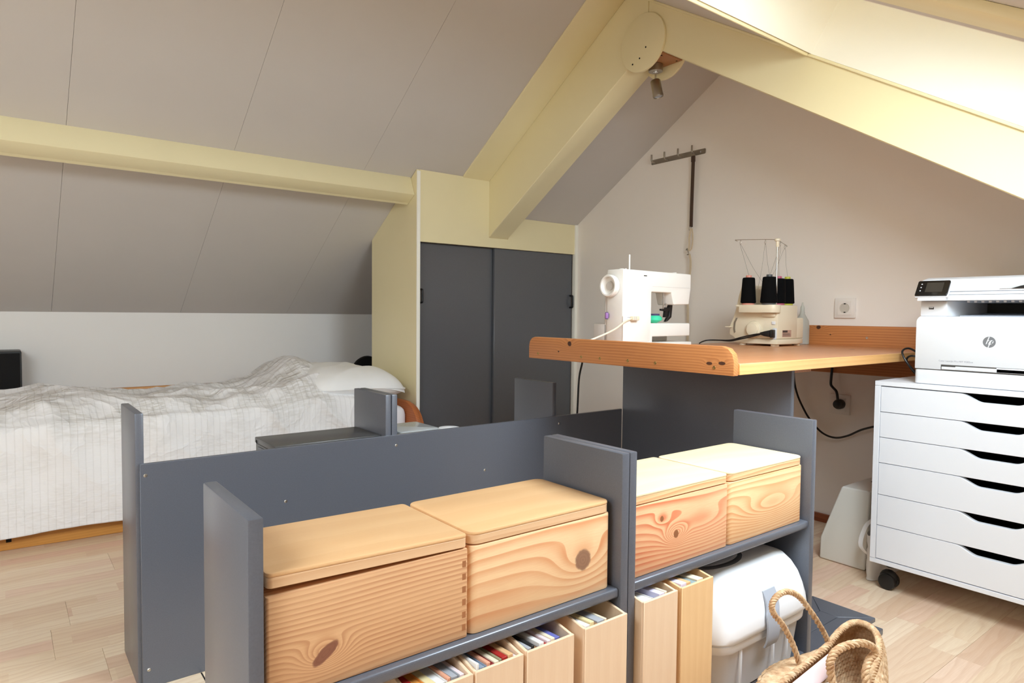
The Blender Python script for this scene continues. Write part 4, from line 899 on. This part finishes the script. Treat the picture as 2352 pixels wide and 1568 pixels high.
b = MB().add(vs, fs, Matrix.Translation((PX - .0003, .742, .7475)) @ Matrix(((0, 0, -1), (-1, 0, 0), (0, 1, 0))).to_4x4())
obj('model_lettering', b, M['textgrey'], pb_, recalc=False)
coil = []
ck = [(2.36, .862, .68), (2.33, .875, .69), (2.31, .905, .73), (2.32, .925, .765), (2.35, .915, .775), (2.36, .885, .75), (2.34, .862, .70), (2.33, .872, .685), (2.36, .905, .70), (2.355, .925, .735), (2.34, .905, .752), (2.35, .875, .742), (2.37, .857, .715), (2.38, .858, .69), (2.42, .865, .679)]
solo('power_cable', MB().tube(smooth_path(ck, 8), .0032, 8), M['rubber'], 'coiled black power cable beside the printer', 'cable', (2.35, .89, .68))

# ------------------------------------------------------------------ floor items on the right
cv = thing('machine_cover', 'greige trapezoid sewing machine cover on the floor beside the cabinet', 'cover', (2.5, 1.11, 0))
pts = [(1.032, .001), (1.192, .001), (1.190, .080), (1.120, .276), (1.114, .279), (1.028, .280), (1.022, .275)]
obj('shell', MB().prism(pts, 'x', 2.344, 2.72, .006, 3), M['coverbeige'], cv)
obj('handle_recess', MB().prism(rrect(.09, .03, .01, 4, 2.53, 1.07), 'z', .2795, .2805), M['cabin'], cv)
bgp = thing('paper_bag', 'crumpled white paper bag with handle squeezed between cover and cabinet', 'bag', (2.40, .99, 0))
b = MB()
def bagpt(u, v):
    a = u * 2 * math.pi; w = .030 + .010 * mnoise.noise(Vector((math.cos(a) * 2, math.sin(a) * 2, v * 5)))
    x = 2.40 + .125 * math.cos(a) + .008 * mnoise.noise(Vector((math.cos(a) * 3, v * 7, 3))); y = .988 + w * math.sin(a)
    return (x, y, .001 + .15 * v + .006 * mnoise.noise(Vector((math.cos(a) * 4, math.sin(a) * 3, 8))) * v)
obj('sack', b.grid(bagpt, 40, 14, True), M['paper'], bgp)
obj('handle', band([(2.30, .998, .075), (2.285, 1.018, .10), (2.285, 1.020, .13), (2.29, 1.008, .175), (2.30, .996, .195), (2.32, .992, .20)], .014, .0012), M['paper'], bgp)
fp = thing('floor_board', 'dark grey mitred board lying on the floor right of the front shelves', 'board', (1.7, .90, 0))
obj('base', MB().box(1.484, 1.915, .788, 1.0, .001, .018, .003), M['dark'], fp)
ob = [(1.484, .818), (1.938, .818), (1.938, 1.004), (1.484, 1.004)]
for q in ([(1.484, .819), (1.937, .819), (1.855, .885), (1.484, .885)], [(1.9372, .820), (1.9372, 1.003), (1.8555, .936), (1.8555, .8862)], [(1.484, 1.0032), (1.9365, 1.0032), (1.8545, .9372), (1.484, .9372)], [(1.484, .8862), (1.8542, .8862), (1.8542, .936), (1.484, .936)]):
    obj('board_piece', MB().prism(q, 'z', .0185, .030, .0008, 1), M['dark'], fp)

# translucent storage bin under the right shelf
bn = thing('storage_bin', 'white translucent plastic bin with clip lid under the right shelf', 'bin', (1.265, .85, .1))
def loft(b, rings):
    n = len(rings[0]); vs = [p for r in rings for p in r]; fs = []
    for k in range(len(rings) - 1):
        for i in range(n): fs.append((k * n + i, k * n + (i + 1) % n, (k + 1) * n + (i + 1) % n, (k + 1) * n + i))
    fs.append(tuple(range(n))[::-1]); fs.append(tuple(range((len(rings) - 1) * n, len(rings) * n)))
    return b.add(vs, fs)
def ring(w, d, r, z, cx=1.272, y0=.745): return [(x_, y_, z) for x_, y_ in rrect(w, d, r, 8, cx, y0 + .235 / 2)]
obj('tub', loft(MB(), [ring(.285, .17, .03, .1005), ring(.300, .186, .035, .104), ring(.306, .192, .04, .12), ring(.326, .208, .045, .195), ring(.332, .214, .045, .201)]), M['binbox'], bn)
obj('tub_rim', loft(MB(), [ring(.342, .222, .05, .2015), ring(.347, .226, .05, .205), ring(.350, .228, .05, .219), ring(.344, .222, .05, .222)]), M['binlid'], bn)
for dx in (-.09, .03, .085): obj('rib', MB().box(1.270 + dx - .003, 1.270 + dx + .003, .7535, .7585, .13, .2, .0015), M['binbox'], bn)
ld = obj('lid', loft(MB(), [ring(.356, .232, .056, .2225), ring(.364, .240, .06, .227), ring(.366, .242, .062, .238), ring(.362, .238, .062, .256), ring(.352, .228, .062, .280), ring(.336, .214, .06, .304), ring(.312, .192, .055, .325), ring(.282, .165, .045, .340), ring(.24, .13, .04, .347), ring(.18, .08, .03, .349)]), M['binlid'], bn)
rg = [(1.222 + .075 * math.cos(a * math.pi / 20), .850 + .034 * math.sin(a * math.pi / 20), .3465) for a in range(40)]
rb = MB().tube(rg, .009, 10, True); rb.v = [(p[0], p[1], .3465 + (p[2] - .3465) * .35) for p in rb.v]
obj('handle_groove', rb, plain('groove_grey', (96, 98, 104), .5), ld)
obj('handle', MB().ball((1.222, .850, .346), (.064, .026, .0075), 24, 8), M['greyplastic'], ld)
cq = smooth_path([(1.272, .7565, .302), (1.272, .749, .286), (1.270, .743, .268), (1.265, .7395, .255), (1.265, .7370, .230), (1.265, .7385, .205), (1.265, .7445, .188)], 6)
b = MB(); vs = []; fs = []
for p in cq:
    for q in ((-.022, -.004), (.022, -.004), (.022, .0), (-.022, .0)): vs.append((p.x + q[0], p.y + q[1], p.z))
for i in range(len(cq) - 1):
    for k in range(4): fs.append((i * 4 + k, i * 4 + (k + 1) % 4, i * 4 + 4 + (k + 1) % 4, i * 4 + 4 + k))
fs += [(0, 1, 2, 3), tuple((len(cq) - 1) * 4 + k for k in (3, 2, 1, 0))]
obj('clip', b.add(vs, fs), M['greyplastic'], bn)
for nm, rgb, cx, w_, h_ in (('pink', (226, 170, 172), 1.215, .022, .10), ('white', (236, 236, 240), 1.17, .018, .075), ('blue', (96, 150, 222), 1.335, .016, .08), ('grey', (150, 150, 160), 1.27, .022, .09)):
    solo('cloth_roll', MB().box(cx - w_, cx + w_, .775, .93, .106, .106 + h_, .012, 3), plain(nm + '_cloth', rgb, .9), f'{nm} fabric showing through the side of the plastic bin', 'fabric', (cx, .85, .106), 'fabrics in the plastic bin')

# seagrass basket
RIM = smooth_path([(.985, .560, .197), (1.05, .612, .196), (1.14, .640, .194), (1.23, .648, .194), (1.33, .655, .198), (1.40, .664, .205), (1.448, .660, .212), (1.470, .640, .210), (1.455, .612, .205), (1.40, .583, .199), (1.31, .556, .193), (1.20, .528, .189), (1.08, .512, .189), (1.0, .525, .192)], 24, True)
NR = len(RIM); BC = Vector((1.215, .578, 0))
bs = thing('basket', 'round seagrass basket with rope handles in the bottom right foreground', 'basket', (1.215, .578, 0))
def basket_pt(inner):
    def fn(u, v):
        i = int(round(u * NR)) % NR; p = RIM[i]; q = p - BC; q.z = 0; L = q.length; d = q.normalized()
        h = 1 - v
        far = max(0, d.y * .85 - d.x * .5); bul = .050 * max(0, math.sin(math.pi * min(1, v * 1.05 + .002))) ** .32 * (1 - far) + far * .056 * min(1, v / .035) ** .7 * (1 - .6 * v)
        r = L * (1 - .22 * max(0, v - .6) / .4) + bul
        row = int(v * 22); wv = .0016 * math.sin(v * 22 * 2 * math.pi) + .0016 * math.sin(u * 2 * math.pi * 64 + (row % 2) * math.pi)
        r += wv - (.006 if inner else 0)
        return (BC.x + d.x * r, BC.y + d.y * r, .002 + (p.z - .002) * h + (.004 if inner else 0))
    return fn
b = MB().grid(basket_pt(False), NR, 110, True)
obj('body', b, M['straw'], bs, ang=80)
obj('lining', MB().grid(basket_pt(True), NR, 60, True), M['straw'], bs, ang=80)
obj('bottom', MB().prism([(BC.x + (p.x - BC.x) * .80, BC.y + (p.y - BC.y) * .80) for p in RIM[::6]], 'z', .001, .005), M['straw'], bs)
def rope(path, R, r, turns, closed=False, strands=3):
    P = [Vector(p) for p in path]; n = len(P); out = MB()
    for s in range(strands):
        pts = []; nrm = None
        for i in range(n):
            t = (P[(i + 1) % n] - P[i - 1]) if closed or 0 < i < n - 1 else (P[min(i + 1, n - 1)] - P[max(i - 1, 0)])
            t.normalize(); nrm = t.orthogonal().normalized() if nrm is None else (nrm - t * nrm.dot(t)).normalized(); bi = t.cross(nrm)
            a = 2 * math.pi * (turns * i / (n if closed else n - 1) + s / strands)
            pts.append(P[i] + (nrm * math.cos(a) + bi * math.sin(a)) * R)
        out.tube(pts, r, 6, closed)
    return out
obj('rim_braid', rope([(p.x, p.y, p.z + .002) for p in smooth_path(RIM[::2], 3, True)], .0038, .0036, 44, True), M['straw'], bs)
hl = smooth_path([(1.226, .652, .165), (1.222, .655, .20), (1.205, .662, .245), (1.175, .664, .285), (1.142, .665, .318), (1.136, .664, .338), (1.155, .663, .350), (1.185, .662, .349), (1.222, .662, .332), (1.258, .662, .302), (1.31, .662, .249), (1.34, .660, .210), (1.352, .656, .170)], 14)
obj('handle', rope(hl, .0032, .0030, 17), M['straw'], bs)
hr_ = smooth_path([(1.122, .522, .17), (1.121, .534, .22), (1.120, .543, .262), (1.121, .545, .283), (1.140, .545, .295), (1.18, .545, .293), (1.238, .545, .280), (1.280, .545, .260), (1.291, .545, .245), (1.268, .545, .238), (1.245, .541, .222), (1.24, .534, .19), (1.238, .528, .16)], 12)
obj('handle', rope(hr_, .0038, .0036, 13), M['straw'], bs)
cl_ = solo('fleece', MB().ball((1.14, .578, .125), (.130, .050, .088), 48, 24), M['cloth_white'], 'white fleece fabric lying in the seagrass basket', 'cloth', (1.14, .578, .05))
me = cl_.data
for v in me.vertices:
    p = v.co; v.co = p + p.normalized() * .010 * mnoise.noise(Vector((p.x * 22, p.y * 22, p.z * 22)))
b = MB(); b.grid(lambda u, v: (1.12 + .145 * u, .626 - .020 * math.sin(v * math.pi * .8), .150 + .015 * u + .062 * v), 14, 12)
pk = solo('paper_sheet', b, M['pinkpaper'], 'curled pinkish paper sheet in the seagrass basket beside the fleece', 'paper', (1.2, .60, .14))
sd = pk.modifiers.new('thickness', 'SOLIDIFY'); sd.thickness = .001
